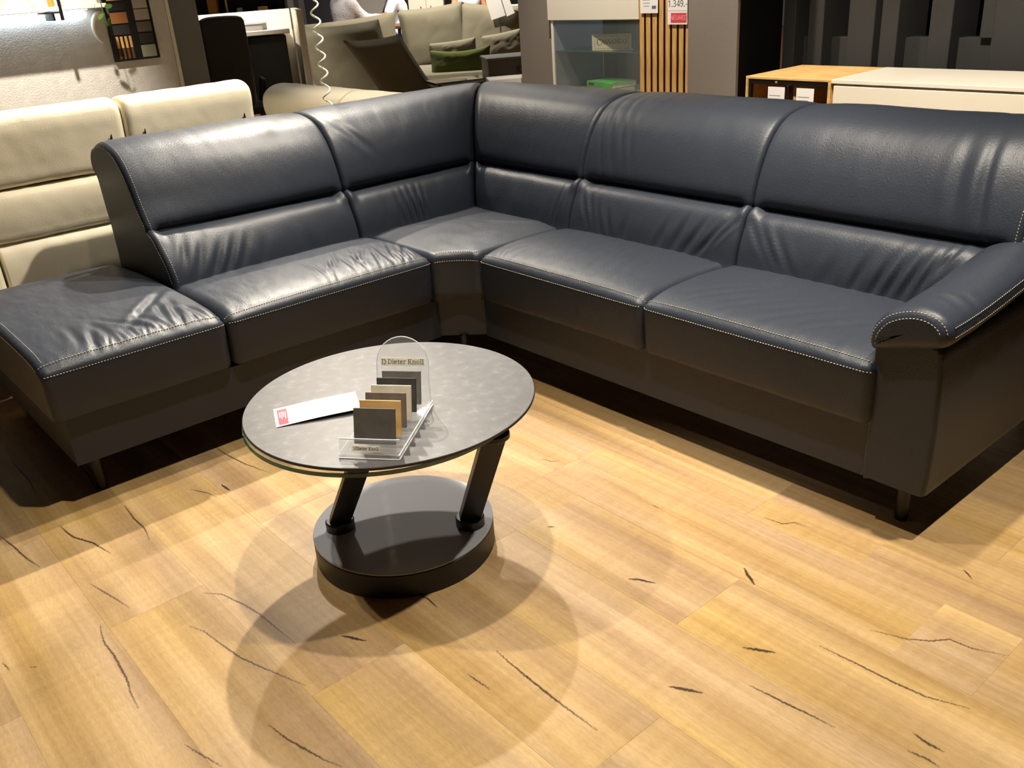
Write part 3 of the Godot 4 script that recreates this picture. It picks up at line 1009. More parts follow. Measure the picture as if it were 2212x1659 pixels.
# ---------------------------------------------------------------- what stands behind the sofa
func make_cream_sofa() -> void:
	var s := thing("cream_sofa", "cream leather sofa with raised headrests, its back turned to the blue sofa", "sofa", Vector3(-.75, 0, 1.0))
	var o := s.position
	var mp := func(a: float, d: float, y: float) -> Vector3: return Vector3(d, y, a) - o
	var wob := func(a: float, d: float, y: float) -> float: return 0.004 * noise.get_noise_2d(a * 40.0, y * 50.0) + 0.001 * noise.get_noise_2d(a * 200.0, y * 90.0)
	var head := [[-.762, .745], [-.752, .80], [-.742, .88], [-.738, .93], [-.752, .968], [-.79, .985], [-.85, .985], [-.91, .965], [-.93, .92], [-.92, .80], [-.88, .735], [-.80, .728]]
	var mid := [[-.752, .575], [-.742, .64], [-.748, .70], [-.775, .722], [-.86, .725], [-.95, .70], [-1.0, .60], [-.98, .52], [-.85, .53], [-.765, .545]]
	var low := [[-.742, .16], [-.738, .35], [-.742, .47], [-.756, .525], [-.80, .545], [-.95, .54], [-1.0, .45], [-.98, .14], [-.85, .13]]
	for q in [[.495, 1.022], [1.026, 1.56]]:
		part(s, "headrest", loft(head, q[0], q[1], {"map": mp, "r": .03, "np": 60, "na": 36, "disp": wob}).mesh, M.cream)
		part(s, "back_panel", loft(mid, q[0], q[1], {"map": mp, "r": .012, "np": 50, "na": 30, "disp": wob}).mesh, M.cream)
		part(s, "lower_panel", loft(low, q[0], q[1], {"map": mp, "r": .010, "np": 50, "na": 30, "disp": wob}).mesh, M.cream)
		part(s, "seat_cushion", cbox(.62, .2, q[1] - q[0] - .01, .04), M.cream, Vector3(-1.27, .36, (q[0] + q[1]) * .5) - o)
		part(s, "base", cbox(.85, .16, q[1] - q[0], .01), M.cream, Vector3(-1.17, .18, (q[0] + q[1]) * .5) - o)
	for q in [[240, 290, 322], [313, 278, 312], [528, 244, 275]]:
		var a := px_plane(q[0], q[1], 0, -.736) - o
		var b := px_plane(q[0] + 2, q[2] + 4, 0, -.736) - o
		part(s, "hinge_tip", tube(PackedVector3Array([b, b.lerp(a, .5), a]), [.0105, .008, .0015], 8), M.black)
	# near armrest at the left edge of the view
	var arm := [[-.72, .16], [-.71, .40], [-.72, .53], [-.76, .585], [-.9, .60], [-1.5, .60], [-1.58, .56], [-1.6, .16]]
	part(s, "armrest", loft(arm, 1.572, 1.80, {"map": mp, "r": .03, "np": 60, "na": 20}).mesh, M.cream)
	# far wing: low rolled back facing the footstool side
	var wing := func(a: float, d: float, y: float) -> Vector3: return Vector3(a, y, d) - o
	var roll := [[-.44, .42], [-.42, .55], [-.40, .665], [-.42, .735], [-.49, .775], [-.58, .775], [-.65, .735], [-.67, .60], [-.66, .20], [-.55, .16], [-.46, .18]]
	part(s, "wing_back", loft(roll, -2.55, -1.66, {"map": wing, "r": .03, "np": 60, "na": 30, "disp": wob}).mesh, M.cream)
	part(s, "wing_back", loft(roll, -1.655, -.76, {"map": wing, "r": .03, "np": 60, "na": 30, "disp": wob}).mesh, M.cream)
	part(s, "wing_seat", cbox(1.8, .22, .88, .05), M.cream, Vector3(-1.66, .36, .0) - o)
	part(s, "base", cbox(1.8, .16, 1.1, .01), M.cream, Vector3(-1.66, .18, -.1) - o)
	for q in [[-.8, 1.5], [-.8, .6], [-1.5, 1.5], [-2.45, -.5], [-.85, -.5], [-2.45, .35]]:
		part(s, "leg", tube(PackedVector3Array([Vector3(q[0], 0, q[1]) - o, Vector3(q[0], .14, q[1]) - o]), .018, 10), M.black)
func make_left_wall() -> void:
	var p := thing("wall_panel", "pale grey display partition with a lit shelf, behind the cream sofa", "partition", Vector3(-3.5, 0, 1.3))
	block(p, "board", M.wall, Vector3(-.10, 0, -1.60), Vector3(0, 2.6, 1.7), .004)
	block(p, "end_strip", M.white, Vector3(-.11, 0, -1.625), Vector3(.004, 2.6, -1.601), .002)
	var sh := thing("wall_shelf", "white shelf with a light strip under it, mounted on the pale partition", "shelf", Vector3(-3.5, 1.29, 1.2))
	block(sh, "board", M.white, Vector3(.001, -.018, -1.06), Vector3(.21, .006, 1.2), .003)
	var em := StandardMaterial3D.new()
	em.albedo_color = Color(.9, .92, .95)
	em.emission_enabled = true
	em.emission = Color(.85, .93, 1.0)
	em.emission_energy_multiplier = 2.5
	block(sh, "led_strip", em, Vector3(.012, -.026, -1.0), Vector3(.028, -.0185, 1.15), .001)
	var l := AreaLight3D.new()
	l.name = "strip_glow"
	sh.add_child(l)
	l.rotation.x = -PI / 2
	l.position = Vector3(.02, -.028, .07)
	l.area_size = Vector2(.016, 2.1)
	l.light_color = Color(.85, .93, 1.0)
	l.light_energy = 0.5
	l.area_range = 8.0
	l.shadow_enabled = true
	var br := part(sh, "bracket", cbox(.16, .05, .012, .002), M.anthracite, Vector3(.09, -.045, -.755))
	part(sh, "bracket", cbox(.012, .30, .018, .002), M.black, Vector3(.206, .08, -.79))
	part(sh, "bracket_plate", cbox(.09, .010, .10, .002), M.grey_paint, Vector3(.15, -.026, -.735))
	# on the shelf
	var v := solid("glass_vase", lathe([[0.0, 0.0], [.05, .002], [.09, .03], [.11, .08], [.10, .13], [.06, .16], [.055, .16], [.09, .13], [.10, .08], [.08, .035], [.0, .012]], 32), M.pane, Vector3(-3.38, 1.2965, .60), "round clear glass vase on the lit shelf", "vase")
	var b1 := thing("shelf_book", "cream book lying on the lit shelf", "book", Vector3(-3.40, 1.2965, .30))
	part(b1, "cover", cbox(.15, .03, .14, .002), M.cream, Vector3(0, .015, 0))
	part(b1, "pages", cbox(.144, .024, .142, .001), M.paper, Vector3(.001, .015, .001))
	solid("orange_candle", lathe([[0.0, 0.0], [.018, 0.0], [.019, .002], [.019, .08], [.015, .085], [0.0, .083]], 20), mat(c8(214, 130, 50), .5), Vector3(-3.38, 1.2965, .43), "small orange pillar candle on the lit shelf", "candle")
	var gb := thing("green_box", "pale green storage box at the end of the lit shelf", "box", Vector3(-3.40, 1.2965, .84))
	part(gb, "body", cbox(.15, .12, .14, .004), mat(c8(150, 172, 120), .7), Vector3(0, .06, 0))
	part(gb, "lid", cbox(.156, .02, .146, .004), mat(c8(170, 188, 140), .7), Vector3(0, .13, 0))
	# trailing plant
	var pl := thing("trailing_plant", "small trailing green plant in a white pot on the shelf", "plant", Vector3(-3.38, 1.2965, .20))
	part(pl, "pot", lathe([[0.0, 0.0], [.04, 0.0], [.055, .09], [.058, .1], [.05, .1], [.046, .085], [0.0, .08]], 28), M.white)
	part(pl, "stem", tube(PackedVector3Array([Vector3(.02, .085, 0), Vector3(.07, .12, -.01), Vector3(.105, .04, -.02), Vector3(.115, -.06, -.025), Vector3(.115, -.13, -.03)]), .002, 6), M.leaf)
	for q in [[.11, -.02, .02, .5], [.115, -.05, -.05, -.6], [.118, -.075, .0, .9], [.115, -.11, -.045, .2], [.112, -.02, -.06, 1.4], [.10, .05, .02, .2]]:
		var lf := PackedVector2Array()
		for k in 12:
			var a := TAU * k / 12.0
			lf.append(Vector2(.022 * cos(a) * (1.0 if cos(a) < 0 else 1.25), .014 * sin(a)))
		part(pl, "leaf", prism(lf, -.0008, .0008), M.leaf, Vector3(q[0], q[1], q[2]), Vector3(q[3], q[3] * 2.0, 1.1))
	# white curved ornament on the wall
	var ring := PackedVector3Array()
	for k in 15:
		var a := -.6 + 3.4 * k / 14.0
		ring.append(Vector3(0, .09 * cos(a), .06 * sin(a)))
	solid("wall_ornament", tube(ring, [.004, .009, .013, .015, .016, .016, .016, .015, .014, .013, .012, .010, .008, .006, .003], 12), M.white_gloss, Vector3(-3.484, 1.15, .125), "white curved wall ornament half hidden by the sample board", "ornament")
	# material sample board
	var f := thing("material_board", "black framed board of wood and fabric samples on the partition", "sample board", Vector3(-3.5, .945, -.045))
	block(f, "backing", M.black, Vector3(.003, .0, -.146), Vector3(.020, .60, .146), .002)
	for q in [[-.146, -.138, 0, .6], [.138, .146, 0, .6]]:
		block(f, "frame_side", M.black, Vector3(.02, q[2], q[0]), Vector3(.028, q[3], q[1]), .001)
	block(f, "frame_rail", M.black, Vector3(.02, 0, -.138), Vector3(.028, .008, .138), .001)
	block(f, "frame_rail", M.black, Vector3(.02, .592, -.138), Vector3(.028, .60, .138), .001)
	var sw := [[.012, .118, .225, .290, c8(150, 98, 52)], [.012, .118, .30, .345, c8(24, 22, 24)], [.012, .118, .36, .42, c8(226, 190, 120)], [.012, .118, .158, .215, c8(40, 38, 36)], [-.13, -.036, .012, .085, c8(150, 150, 132)], [-.13, -.036, .095, .155, c8(40, 38, 36)], [-.13, -.036, .165, .225, c8(104, 94, 80)], [-.13, -.036, .235, .30, c8(168, 156, 148)], [-.13, -.036, .305, .42, c8(178, 168, 162)]]
	for q in sw:
		block(f, "swatch", mat(q[4], .7), Vector3(.0205, q[2], q[0]), Vector3(.026, q[3], q[1]), .001)
	for k in 4:
		block(f, "wood_strip", M.oak_slat, Vector3(.0205, .078, .098 - k * .028), Vector3(.027, .148, .114 - k * .028), .001)
		block(f, "wood_strip", M.walnut, Vector3(.0205, .012, .098 - k * .028), Vector3(.027, .076, .114 - k * .028), .001)
func make_pillars() -> void:
	var lab := [["grey square pillar standing at the end of the pale partition", Vector3(-4.05, 0, -.56), Vector3(-3.61, 4.93, -.335), M.grey_paint], ["grey-brown pillar beside the glass cabinet", Vector3(-2.60, 0, -3.02), Vector3(-2.215, 4.93, -2.56), M.taupe]]
	for q in lab:
		var s: Vector3 = q[2] - q[1]
		var c: Vector3 = (q[1] + q[2]) * .5
		var p := thing("pillar", q[0], "pillar", Vector3(c.x, 0, c.z))
		part(p, "shaft", cbox(s.x, s.y - .09, s.z, .006), q[3], Vector3(0, s.y * .5 + .045, 0))
		part(p, "skirting", cbox(s.x + .014, .09, s.z + .014, .003), M.dark_paint, Vector3(0, .045, 0))
func make_cabinets() -> void:
	var z := -2.5
	var c := thing("glass_cabinet", "tall display cabinet with white upper door, glass niche and oak slats", "cabinet", Vector3(-1.4, 0, z))
	var B := func(called: String, m: Material, x0: float, x1: float, y0: float, y1: float, z0: float, z1: float, ch := .002) -> MeshInstance3D:
		return block(c, called, m, Vector3(x0 + 1.4, y0, z0), Vector3(x1 + 1.4, y1, z1), ch)
	B.call("upper_door", M.white, -2.205, -1.352, .975, 2.05, -.02, .012)
	B.call("upper_body", M.dark_paint, -2.19, -1.36, .985, 2.05, -.52, -.021)
	B.call("side_panel", M.white, -2.19, -2.172, .12, .972, -.50, .0)
	B.call("side_lining", mat(c8(122, 128, 132), .4), -2.1715, -2.166, .504, .972, -.50, -.012)
	B.call("side_panel", M.dark_paint, -1.352, -1.334, .12, .972, -.50, -.03)
	B.call("back_panel", mat(c8(98, 101, 101), .35), -2.171, -1.353, .12, .974, -.52, -.503)
	B.call("bottom_shelf", M.white_gloss, -2.171, -1.353, .482, .502, -.502, -.002)
	B.call("glass_shelf", M.glass_shelf, -2.171, -1.353, .766, .773, -.50, -.02)
	B.call("lower_door", M.white, -2.171, -1.353, .13, .478, -.02, .0)
	B.call("glass_door", M.pane, -2.170, -1.354, .505, .973, -.008, -.002, .001)
	B.call("plinth", M.dark_paint, -2.19, -.60, 0.0, .118, -.45, -.03)
	var em := StandardMaterial3D.new()
	em.albedo_color = Color(.9, .92, .95)
	em.emission_enabled = true
	em.emission = Color(.86, .94, 1.0)
	em.emission_energy_multiplier = 4.0
	B.call("led_strip", em, -1.362, -1.354, .80, .96, -.49, -.47, .001)  # out of view behind the slats, placed to light the niche
	var l := AreaLight3D.new()
	l.name = "unseen_led_glow"
	c.add_child(l)
	l.position = Vector3(.030, .87, -.47)
	l.rotation = Vector3(0, PI / 2 - .5, 0)
	l.area_size = Vector2(.02, .16)
	l.light_color = Color(.86, .94, 1.0)
	l.light_energy = .12
	l.area_range = 6.0
	l.shadow_enabled = true
	B.call("slat_backing", M.black, -1.333, -.955, .12, 2.05, -.02, -.002)
	for k in 8:
		var x0 := -1.350 + k * .0535
		var x1 := minf(x0 + .036, -.955)
		B.call("slat", M.oak_slat, x0, x1, .12, 2.05, -.001, .005, .001)
	B.call("taupe_door", M.taupe, -.953, -.588, .12, 2.05, -.012, .012)
	B.call("door_body", M.black, -1.33, -.60, .12, 2.05, -.45, -.022)
	# things in the niche
	var pq := thing("name_plaque", "cream plaque with a dark name inside a thin border, on the glass shelf", "sign", Vector3(-1.70, .7735, -2.60), .35)
	part(pq, "plate", cbox(.285, .105, .012, .002), mat(c8(214, 208, 178), .5), Vector3(0, .0525, 0))
	part(pq, "foot", cbox(.285, .004, .05, .001), mat(c8(214, 208, 178), .5), Vector3(0, .002, -.02))
	text(pq, "lettering", "C", .058, M.ink, Vector3(-.090, .052, .0065), Vector3.ZERO, true, .001)
	text(pq, "lettering", "ASSANDO", .040, M.ink, Vector3(.020, .056, .0065), Vector3.ZERO, true, .001)
	for q in [[Vector3(0, .092, .0063), Vector3(.245, .0016, .0006)], [Vector3(0, .013, .0063), Vector3(.245, .0016, .0006)], [Vector3(-.122, .0525, .0063), Vector3(.0016, .079, .0006)], [Vector3(.122, .0525, .0063), Vector3(.0016, .079, .0006)]]:
		part(pq, "border", cbox(q[1].x, q[1].y, q[1].z, .0001), M.ink, q[0])
	for k in 2:
		var b := thing("green_book", ["light green book on the cabinet floor, lower of the pair", "light green book lying on top of another in the cabinet"][k], "book", Vector3(-1.735 + k * .01, .5022 + k * .037, -2.62), -.25 + k * .04, "green books in the glass cabinet")
		part(b, "cover", cbox(.30, .003, .21, .001), M.green_book, Vector3(0, .0015, 0))
		part(b, "cover", cbox(.30, .003, .21, .001), M.green_book, Vector3(0, .0345, 0))
		part(b, "spine", cbox(.30, .036, .004, .001), M.green_book, Vector3(0, .018, .105))
		part(b, "pages", cbox(.292, .030, .204, .001), M.paper, Vector3(-.002, .018, -.002))
		for q in [[-.115, .03], [-.075, .022], [-.09, .008]]:
			part(b, "print_mark", cbox(.028, .018, .0006, .0001), mat(c8(60, 74, 50), .7), Vector3(q[0], .018, .1072))
	# price labels hanging on the slats
	var t1 := thing("price_label", "white price label with a red lower field hanging on the slats", "price label", Vector3(-1.03, .945, -2.482))
	part(t1, "card", cbox(.155, .30, .001, .0002), M.paper, Vector3(.0, .15, .0))
	text(t1, "lettering", "1.349.-", .050, M.ink, Vector3(.0, .118, .0008), Vector3.ZERO, false, .0006)
	part(t1, "red_field", cbox(.122, .056, .0006, .0001), M.red, Vector3(.010, .038, .0008))
	text(t1, "lettering", "NEUHEIT", .034, mat(c8(248, 190, 190), .7), Vector3(.012, .038, .0013), Vector3.ZERO, false, .0006)
	part(t1, "print_line", cbox(.15, .002, .0004, .0001), M.grey_ink, Vector3(0, .078, .0008))
	var t2 := thing("price_label", "white information label with a small blue square hanging on the slats", "price label", Vector3(-1.258, 1.012, -2.482))
	part(t2, "card", cbox(.145, .28, .001, .0002), M.paper, Vector3(0, .14, 0))
	part(t2, "print_block", cbox(.034, .018, .0006, .0001), M.blue_ink, Vector3(.040, .034, .0008))
	for k in 4:
		part(t2, "print_line", cbox(.08 - .012 * k, .004, .0004, .0001), M.grey_ink, Vector3(-.022, .095 - k * .018, .0008))
	# sideboard
	var s := thing("sideboard", "low sideboard with a natural oak top and open niche at one end", "sideboard", Vector3(-.05, 0, -2.48))
	var S := func(called: String, m: Material, x0: float, x1: float, y0: float, y1: float, z0: float, z1: float, ch := .002) -> MeshInstance3D:
		return block(s, called, m, Vector3(x0 + .05, y0, z0 + 2.48), Vector3(x1 + .05, y1, z1 + 2.48), ch)
	S.call("oak_top", M.oak, -.315, .207, .686, .70, -2.75, -2.21)
	S.call("oak_side", M.oak, -.315, -.300, .10, .686, -2.75, -2.21)
	S.call("oak_side", M.oak, .192, .207, .10, .686, -2.75, -2.21)
	S.call("oak_bottom", M.oak, -.300, .192, .10, .115, -2.75, -2.21)
	S.call("back_panel", M.walnut, -.300, .192, .115, .686, -2.75, -2.735)
	S.call("black_frame", M.black, -.299, -.280, .116, .685, -2.235, -2.215)
	S.call("black_frame", M.black, .172, .191, .116, .685, -2.235, -2.215)
	S.call("black_frame", M.black, -.280, .172, .660, .685, -2.235, -2.215)
	S.call("middle_post", M.black, -.055, -.040, .116, .660, -2.235, -2.215)
	S.call("inner_panel", M.oak, -.035, -.020, .116, .660, -2.70, -2.25)
	S.call("door_lock", M.steel, -.125, -.110, .668, .678, -2.2149, -2.208, .001)
	S.call("plinth", M.black, -.29, 2.35, 0.0, .099, -2.72, -2.26)
	var w := thing("white_cabinet", "wide white low cabinet joined to the oak niche", "cabinet", Vector3(1.3, .0995, -2.48))
	block(w, "top_board", M.white_gloss, Vector3(-1.09, .582, -.27), Vector3(1.1, .602, .272), .002)
	block(w, "body", M.white, Vector3(-1.085, 0.0, -.27), Vector3(1.095, .575, .248), .002)
	block(w, "drawer_front", M.white_gloss, Vector3(-1.075, .30, .249), Vector3(1.09, .571, .270), .002)
	block(w, "drawer_front", M.white_gloss, Vector3(-1.075, .01, .249), Vector3(1.09, .294, .270), .002)
	for k in 2:
		var i := thing("info_sheet", ["white printed sheet standing in the oak niche, outer one", "white printed sheet standing in the oak niche beside the black post"][k], "sheet", Vector3([-.115, .062][k], .1155, -2.211))
		part(i, "sheet", cbox(.105, .535, .001, .0002), M.paper, Vector3(0, .2675, 0))
		for q in 7:
			part(i, "print_line", cbox(.07 - .01 * (q % 3), .004, .0004, .0001), M.grey_ink, Vector3(-.008, .49 - q * .018, .0008))
	# dark divider behind
	var d := thing("room_divider", "dark grey open room divider with upright posts behind the sideboard", "divider", Vector3(.6, 0, -3.1))
	var D := func(called: String, m: Material, x0: float, x1: float, y0: float, y1: float, z0: float, z1: float) -> MeshInstance3D:
		return block(d, called, m, Vector3(x0 - .6, y0, z0 + 3.1), Vector3(x1 - .6, y1, z1 + 3.1), .003)
	for q in [[-.57, -.49, -3.2], [-.40, -.30, -3.25], [-.14, .02, -3.3], [.06, .16, -3.25], [.34, .46, -3.22]]:
		D.call("post", M.anthracite, q[0], q[1], 0.0, 2.6, q[2], -2.92)
	for q in [[-.49, -.40], [-.30, -.14], [.02, .06], [.16, .34], [.46, .66]]:
		D.call("parapet", M.anthracite, q[0], q[1], 0.0, .828, -3.12, -3.02)
	D.call("end_panel", M.anthracite, .66, 2.9, 0.0, 2.6, -3.12, -2.95)
	D.call("end_post", M.anthracite, .585, .66, .83, 2.6, -3.12, -2.98)
	D.call("back_panel", M.black, -.57, 2.9, 0.0, 2.6, -3.75, -3.70)
	D.call("glass_tube", mat(c8(96, 120, 170), .3), .50, .53, .83, 2.6, -3.4, -3.37)
	D.call("rod", M.cream, -.47, -.462, .60, 2.6, -3.45, -3.442)
func make_cord() -> void:
	var top := Vector3(-.70, 3.03, .34)
	var p := px_plane(705, 200, 0, -.72)
	var pts := PackedVector3Array()
	var y := 4.93
	var a := 0.0
	while y > 0.02:
		var r := .017 if y > .86 else lerpf(.008, .017, clampf((y - .70) / .16, 0, 1))
		pts.append(Vector3(p.x + r * cos(a), y, p.z + r * sin(a)))
		a += TAU / 12.0
		y -= .0056 * (1.0 if y > .86 else .8)
	solid("coiled_cord", tube(pts, .0040, 6), M.cord, Vector3.ZERO, "white coiled cable hanging from the ceiling behind the blue sofa", "cable")

# ---------------------------------------------------------------- far background: frames that face the camera's heading, sizes from distance
func far(called: String, label: String, category: String, u: float, v: float, depth: float, turn := 0.0, group := "") -> Node3D:
	var p := px(u, v, depth)
	return thing(called, label, category, Vector3(p.x, 0, p.z), YAW + turn, group)
func soft(parent: Node, called: String, m: Material, w: float, h: float, d: float, at: Vector3, rot := Vector3.ZERO, sag := 0.0, sd := 0.0, shear := 0.0) -> MeshInstance3D:   # stuffed cushion
	var n := 22
	var v := PackedVector3Array()
	var idx := PackedInt32Array()
	for side in [1.0, -1.0]:
		var b := v.size()
		for j in n + 1:
			for i in n + 1:
				var x := 2.0 * i / n - 1.0
				var y := 2.0 * j / n - 1.0
				var e := (1.0 - pow(absf(x), 4.0)) * (1.0 - pow(absf(y), 4.0))
				var z: float = side * d * .5 * pow(maxf(e, 0.0), .45)
				var px_ := x * w * .5 * (1.0 - .05 * (1.0 - y * y)) - shear * y * .5
				var py := y * h * .5 * (1.0 - .06 * (1.0 - x * x)) - sag * (1.0 - x * x) * maxf(y, 0.0)
				v.append(Vector3(px_, py, z * (1.0 + .1 * noise.get_noise_2d(x * 20.0 + sd, y * 20.0))))
		for j in n:
			for i in n:
				var a := b + j * (n + 1) + i
				if side > 0:
					idx.append_array([a, a + n + 1, a + n + 2, a, a + n + 2, a + 1])
				else:
					idx.append_array([a, a + n + 2, a + n + 1, a, a + 1, a + n + 2])
	return part(parent, called, finish(v, idx), m, at, rot)
func make_far() -> void:
	# desk
	var D := 7.7
	var k := D / F
	var top := px(520, 27, D).y
	var dk := far("white_desk", "white desk with a high front panel and black drawer unit", "desk", 520, 27, D, .25)
	var H := func(v: float) -> float: return px(520, v, D).y
	part(dk, "screen_panel", cbox(210 * k, top - .30, .03, .004), M.white_gloss, Vector3(0, (top + .30) * .5, -.15))
	part(dk, "desk_top", cbox(200 * k, .035, .62, .004), M.white, Vector3(-10 * k, H.call(70), .2))
	part(dk, "side_panel", cbox(.05, top, .75, .004), M.white_gloss, Vector3(115 * k, top * .5, .15))
	part(dk, "drawer_unit", cbox(.30, H.call(78), .55, .004), M.black, Vector3(42 * k, H.call(78) * .5, .22))
	part(dk, "leg_panel", cbox(.05, H.call(72) - .02, .6, .004), M.white, Vector3(-100 * k, (H.call(72) - .02) * .5, .2))
	var pen := thing("pencil_tray", "flat grey tray on the white desk", "tray", dk.to_global(Vector3(.06, H.call(70) + .018, .3)), YAW)
	part(pen, "body", cbox(.22, .045, .16, .004), M.grey_light, Vector3(0, .023, 0))
	part(pen, "rim", cbox(.23, .006, .17, .002), M.steel, Vector3(0, .048, 0))
	var ch := far("office_chair", "dark brown high-backed office chair standing at the white desk", "chair", 487, 100, 6.9, .35)
	var kk := 7.7 / F
	var ty := px(487, 33, 6.9).y
	part(ch, "backrest", loft([[-.15, .50], [-.165, .75], [-.165, ty - .06], [-.145, ty - .015], [-.08, ty], [.09, ty - .003], [.15, ty - .02], [.162, ty - .08], [.155, .75], [.13, .50], [.0, .47]], -.045, .045, {"map": func(a, d, y): return Vector3(d, y, a - .12 * (y - .5) * .6 + .08), "r": .03, "np": 60, "na": 6}).mesh, M.chair_dark)
	part(ch, "seam", tube(PackedVector3Array([Vector3(.02, .52, .13), Vector3(.01, .8, .108)]), .004, 6), M.black)
	part(ch, "seat", cbox(.46, .09, .46, .04), M.chair_dark, Vector3(0, .47, -.16))
	part(ch, "gas_column", tube(PackedVector3Array([Vector3(0, .07, -.15), Vector3(0, .43, -.15)]), .025, 12), M.black)
	for q in 5:
		var a := TAU * q / 5.0
		part(ch, "foot_spoke", tube(PackedVector3Array([Vector3(0, .09, -.15), Vector3(.27 * cos(a), .055, -.15 + .27 * sin(a))]), .018, 8), M.black)
		part(ch, "castor", tube(PackedVector3Array([Vector3(.27 * cos(a) - .02, .026, -.15 + .27 * sin(a)), Vector3(.27 * cos(a) + .02, .026, -.15 + .27 * sin(a))]), .026, 12), M.black)
	for s in [-1, 1]:
		part(ch, "armrest", tube(PackedVector3Array([Vector3(.22 * s, .47, -.05), Vector3(.25 * s, .66, -.03), Vector3(.25 * s, .67, -.26), Vector3(.22 * s, .47, -.28)]), .016, 8), M.black)
	# behind the desk: shelf wall with oddments
	var bk := far("dark_shelf_unit", "dark shelf wall behind the white desk", "shelf unit", 500, 20, 10.2)
	var kb := 10.2 / F
	part(bk, "back_board", cbox(1.4, 2.6, .04, .004), M.black, Vector3(-.05, 1.3, -.2))
	for y in [.35, .75, 1.055, 1.5, 2.0]:
		part(bk, "shelf_board", cbox(1.4, .03, .32, .003), M.dark_paint, Vector3(-.05, y, -.02))
	for s in [-.74, .64]:
		part(bk, "side_board", cbox(.03, 2.6, .34, .003), M.dark_paint, Vector3(s, 1.3, -.03))
	var sy := 1.0705
	var itm := func(u: float) -> Vector3: return bk.to_global(Vector3((u - 500) * kb, sy, .05))
	var bx := thing("amber_box", "amber coloured tall box on the dark shelf", "box", itm.call(465.0), YAW)
	part(bx, "body", cbox(20 * kb, .24, .1, .003), mat(c8(176, 122, 58), .6), Vector3(0, .12, 0))
	part(bx, "lid", cbox(21 * kb, .03, .105, .003), mat(c8(150, 100, 44), .6), Vector3(0, .255, 0))
	var lp := thing("table_lamp", "slim cream table lamp standing on the dark shelf", "lamp", itm.call(493.0), YAW)
	part(lp, "foot", lathe(disc(.05, 0, .012, .003), 24), M.cream)
	part(lp, "stem", tube(PackedVector3Array([Vector3(0, .01, 0), Vector3(0, .3, 0)]), .012, 10), M.cream)
	part(lp, "shade", lathe([[.05, .38], [.075, .27], [.073, .27], [.048, .38]], 24), M.cream)
	var cd := thing("white_card", "small white card standing on the dark shelf", "card", itm.call(520.0), YAW)
	part(cd, "card", cbox(12 * kb, .055, .002, .0003), M.paper, Vector3(0, .0275, 0), Vector3(-.1, 0, 0))
	part(cd, "foot", cbox(12 * kb, .002, .03, .0003), M.paper, Vector3(0, .001, -.015))
	var st := thing("black_stand", "black desk stand with a tan box on it on the dark shelf", "stand", itm.call(570.0), YAW)
	part(st, "base", cbox(.2, .012, .16, .003), M.black, Vector3(0, .006, 0))
	part(st, "strut", tube(PackedVector3Array([Vector3(-.05, .01, 0), Vector3(.02, .15, -.02), Vector3(.0, .3, 0)]), .014, 8), M.black)
	part(st, "strut", tube(PackedVector3Array([Vector3(.09, .01, 0), Vector3(.03, .15, -.02)]), .012, 8), M.black)
	var tb := thing("tan_box", "tan cardboard box on the black stand's base", "box", st.to_global(Vector3(.01, .0125, .05)), YAW)
	part(tb, "body", cbox(.10, .04, .05, .002), mat(c8(188, 150, 104), .8), Vector3(0, .02, 0))
	part(tb, "flap", cbox(.10, .002, .025, .0005), mat(c8(200, 164, 120), .8), Vector3(0, .041, .012))
	var pill := [["light grey square pillar behind the white desk", 604, 12.0, 56, M.grey_light], ["dark square pillar between the desk and the olive sofa", 640, 11.9, 26, M.dark_paint]]
	for q in pill:
		var p := far("pillar", q[0], "pillar", q[1], 20, q[2])
		part(p, "shaft", cbox(q[3] * q[2] / F, 4.84, .4, .006), q[4], Vector3(0, 2.51, 0))
		part(p, "skirting", cbox(q[3] * q[2] / F + .014, .09, .414, .003), M.dark_paint, Vector3(0, .045, 0))
	# olive sofa group
	var g := far("olive_sofa", "olive grey fabric corner sofa with big loose back cushions", "sofa", 900, 110, 8.8)
	var loc := func(u: float, v: float, d: float) -> Vector3: return g.to_local(px(u, v, d))
	var cush := func(called: String, u0: float, u1: float, v0: float, v1: float, d: float, th: float, rot: Vector3, sd: float, shear := 0.0) -> void:
		var c: Vector3 = loc.call((u0 + u1) * .5, (v0 + v1) * .5, d)
		soft(g, called, M.olive, (u1 - u0) * d / F, (v1 - v0) * d / F * 1.02, th, c, rot, 0.0, sd, shear)
	cush.call("back_cushion", 868, 1010, 18, 150, 10.6, .26, Vector3(-.12, .12, .06), 1.0)
	cush.call("back_cushion", 992, 1128, 14, 150, 10.5, .26, Vector3(-.12, -.25, -.10), 2.0)
	cush.call("back_cushion", 655, 862, 44, 140, 10.9, .22, Vector3(-.12, .05, .06), 3.0)
	cush.call("turned_backrest", 662, 850, 56, 225, 9.0, .30, Vector3(.10, .1, .02), 4.0, .18)
	cush.call("turned_backrest", 795, 915, 80, 235, 8.0, .24, Vector3(.18, .2, .03), 5.0, .34)
	part(g, "seat", cbox(1.95, .20, 1.3, .05), M.olive, (loc.call(930, 172, 9.6) as Vector3) * Vector3(1, 0, 1) + Vector3(-.25, .32, 0))
	part(g, "base", cbox(1.9, .12, 1.25, .01), M.dark_paint, (loc.call(930, 172, 9.6) as Vector3) * Vector3(1, 0, 1) + Vector3(-.25, .15, 0))
	for s in [[-1.0, .5], [.75, .5], [-1.0, -.5], [.75, -.5]]:
		var q: Vector3 = (loc.call(930, 172, 9.6) as Vector3) * Vector3(1, 0, 1) + Vector3(s[0] - .1, .0, s[1])
		part(g, "leg", tube(PackedVector3Array([q, q + Vector3(0, .1, 0)]), .02, 10), M.black)
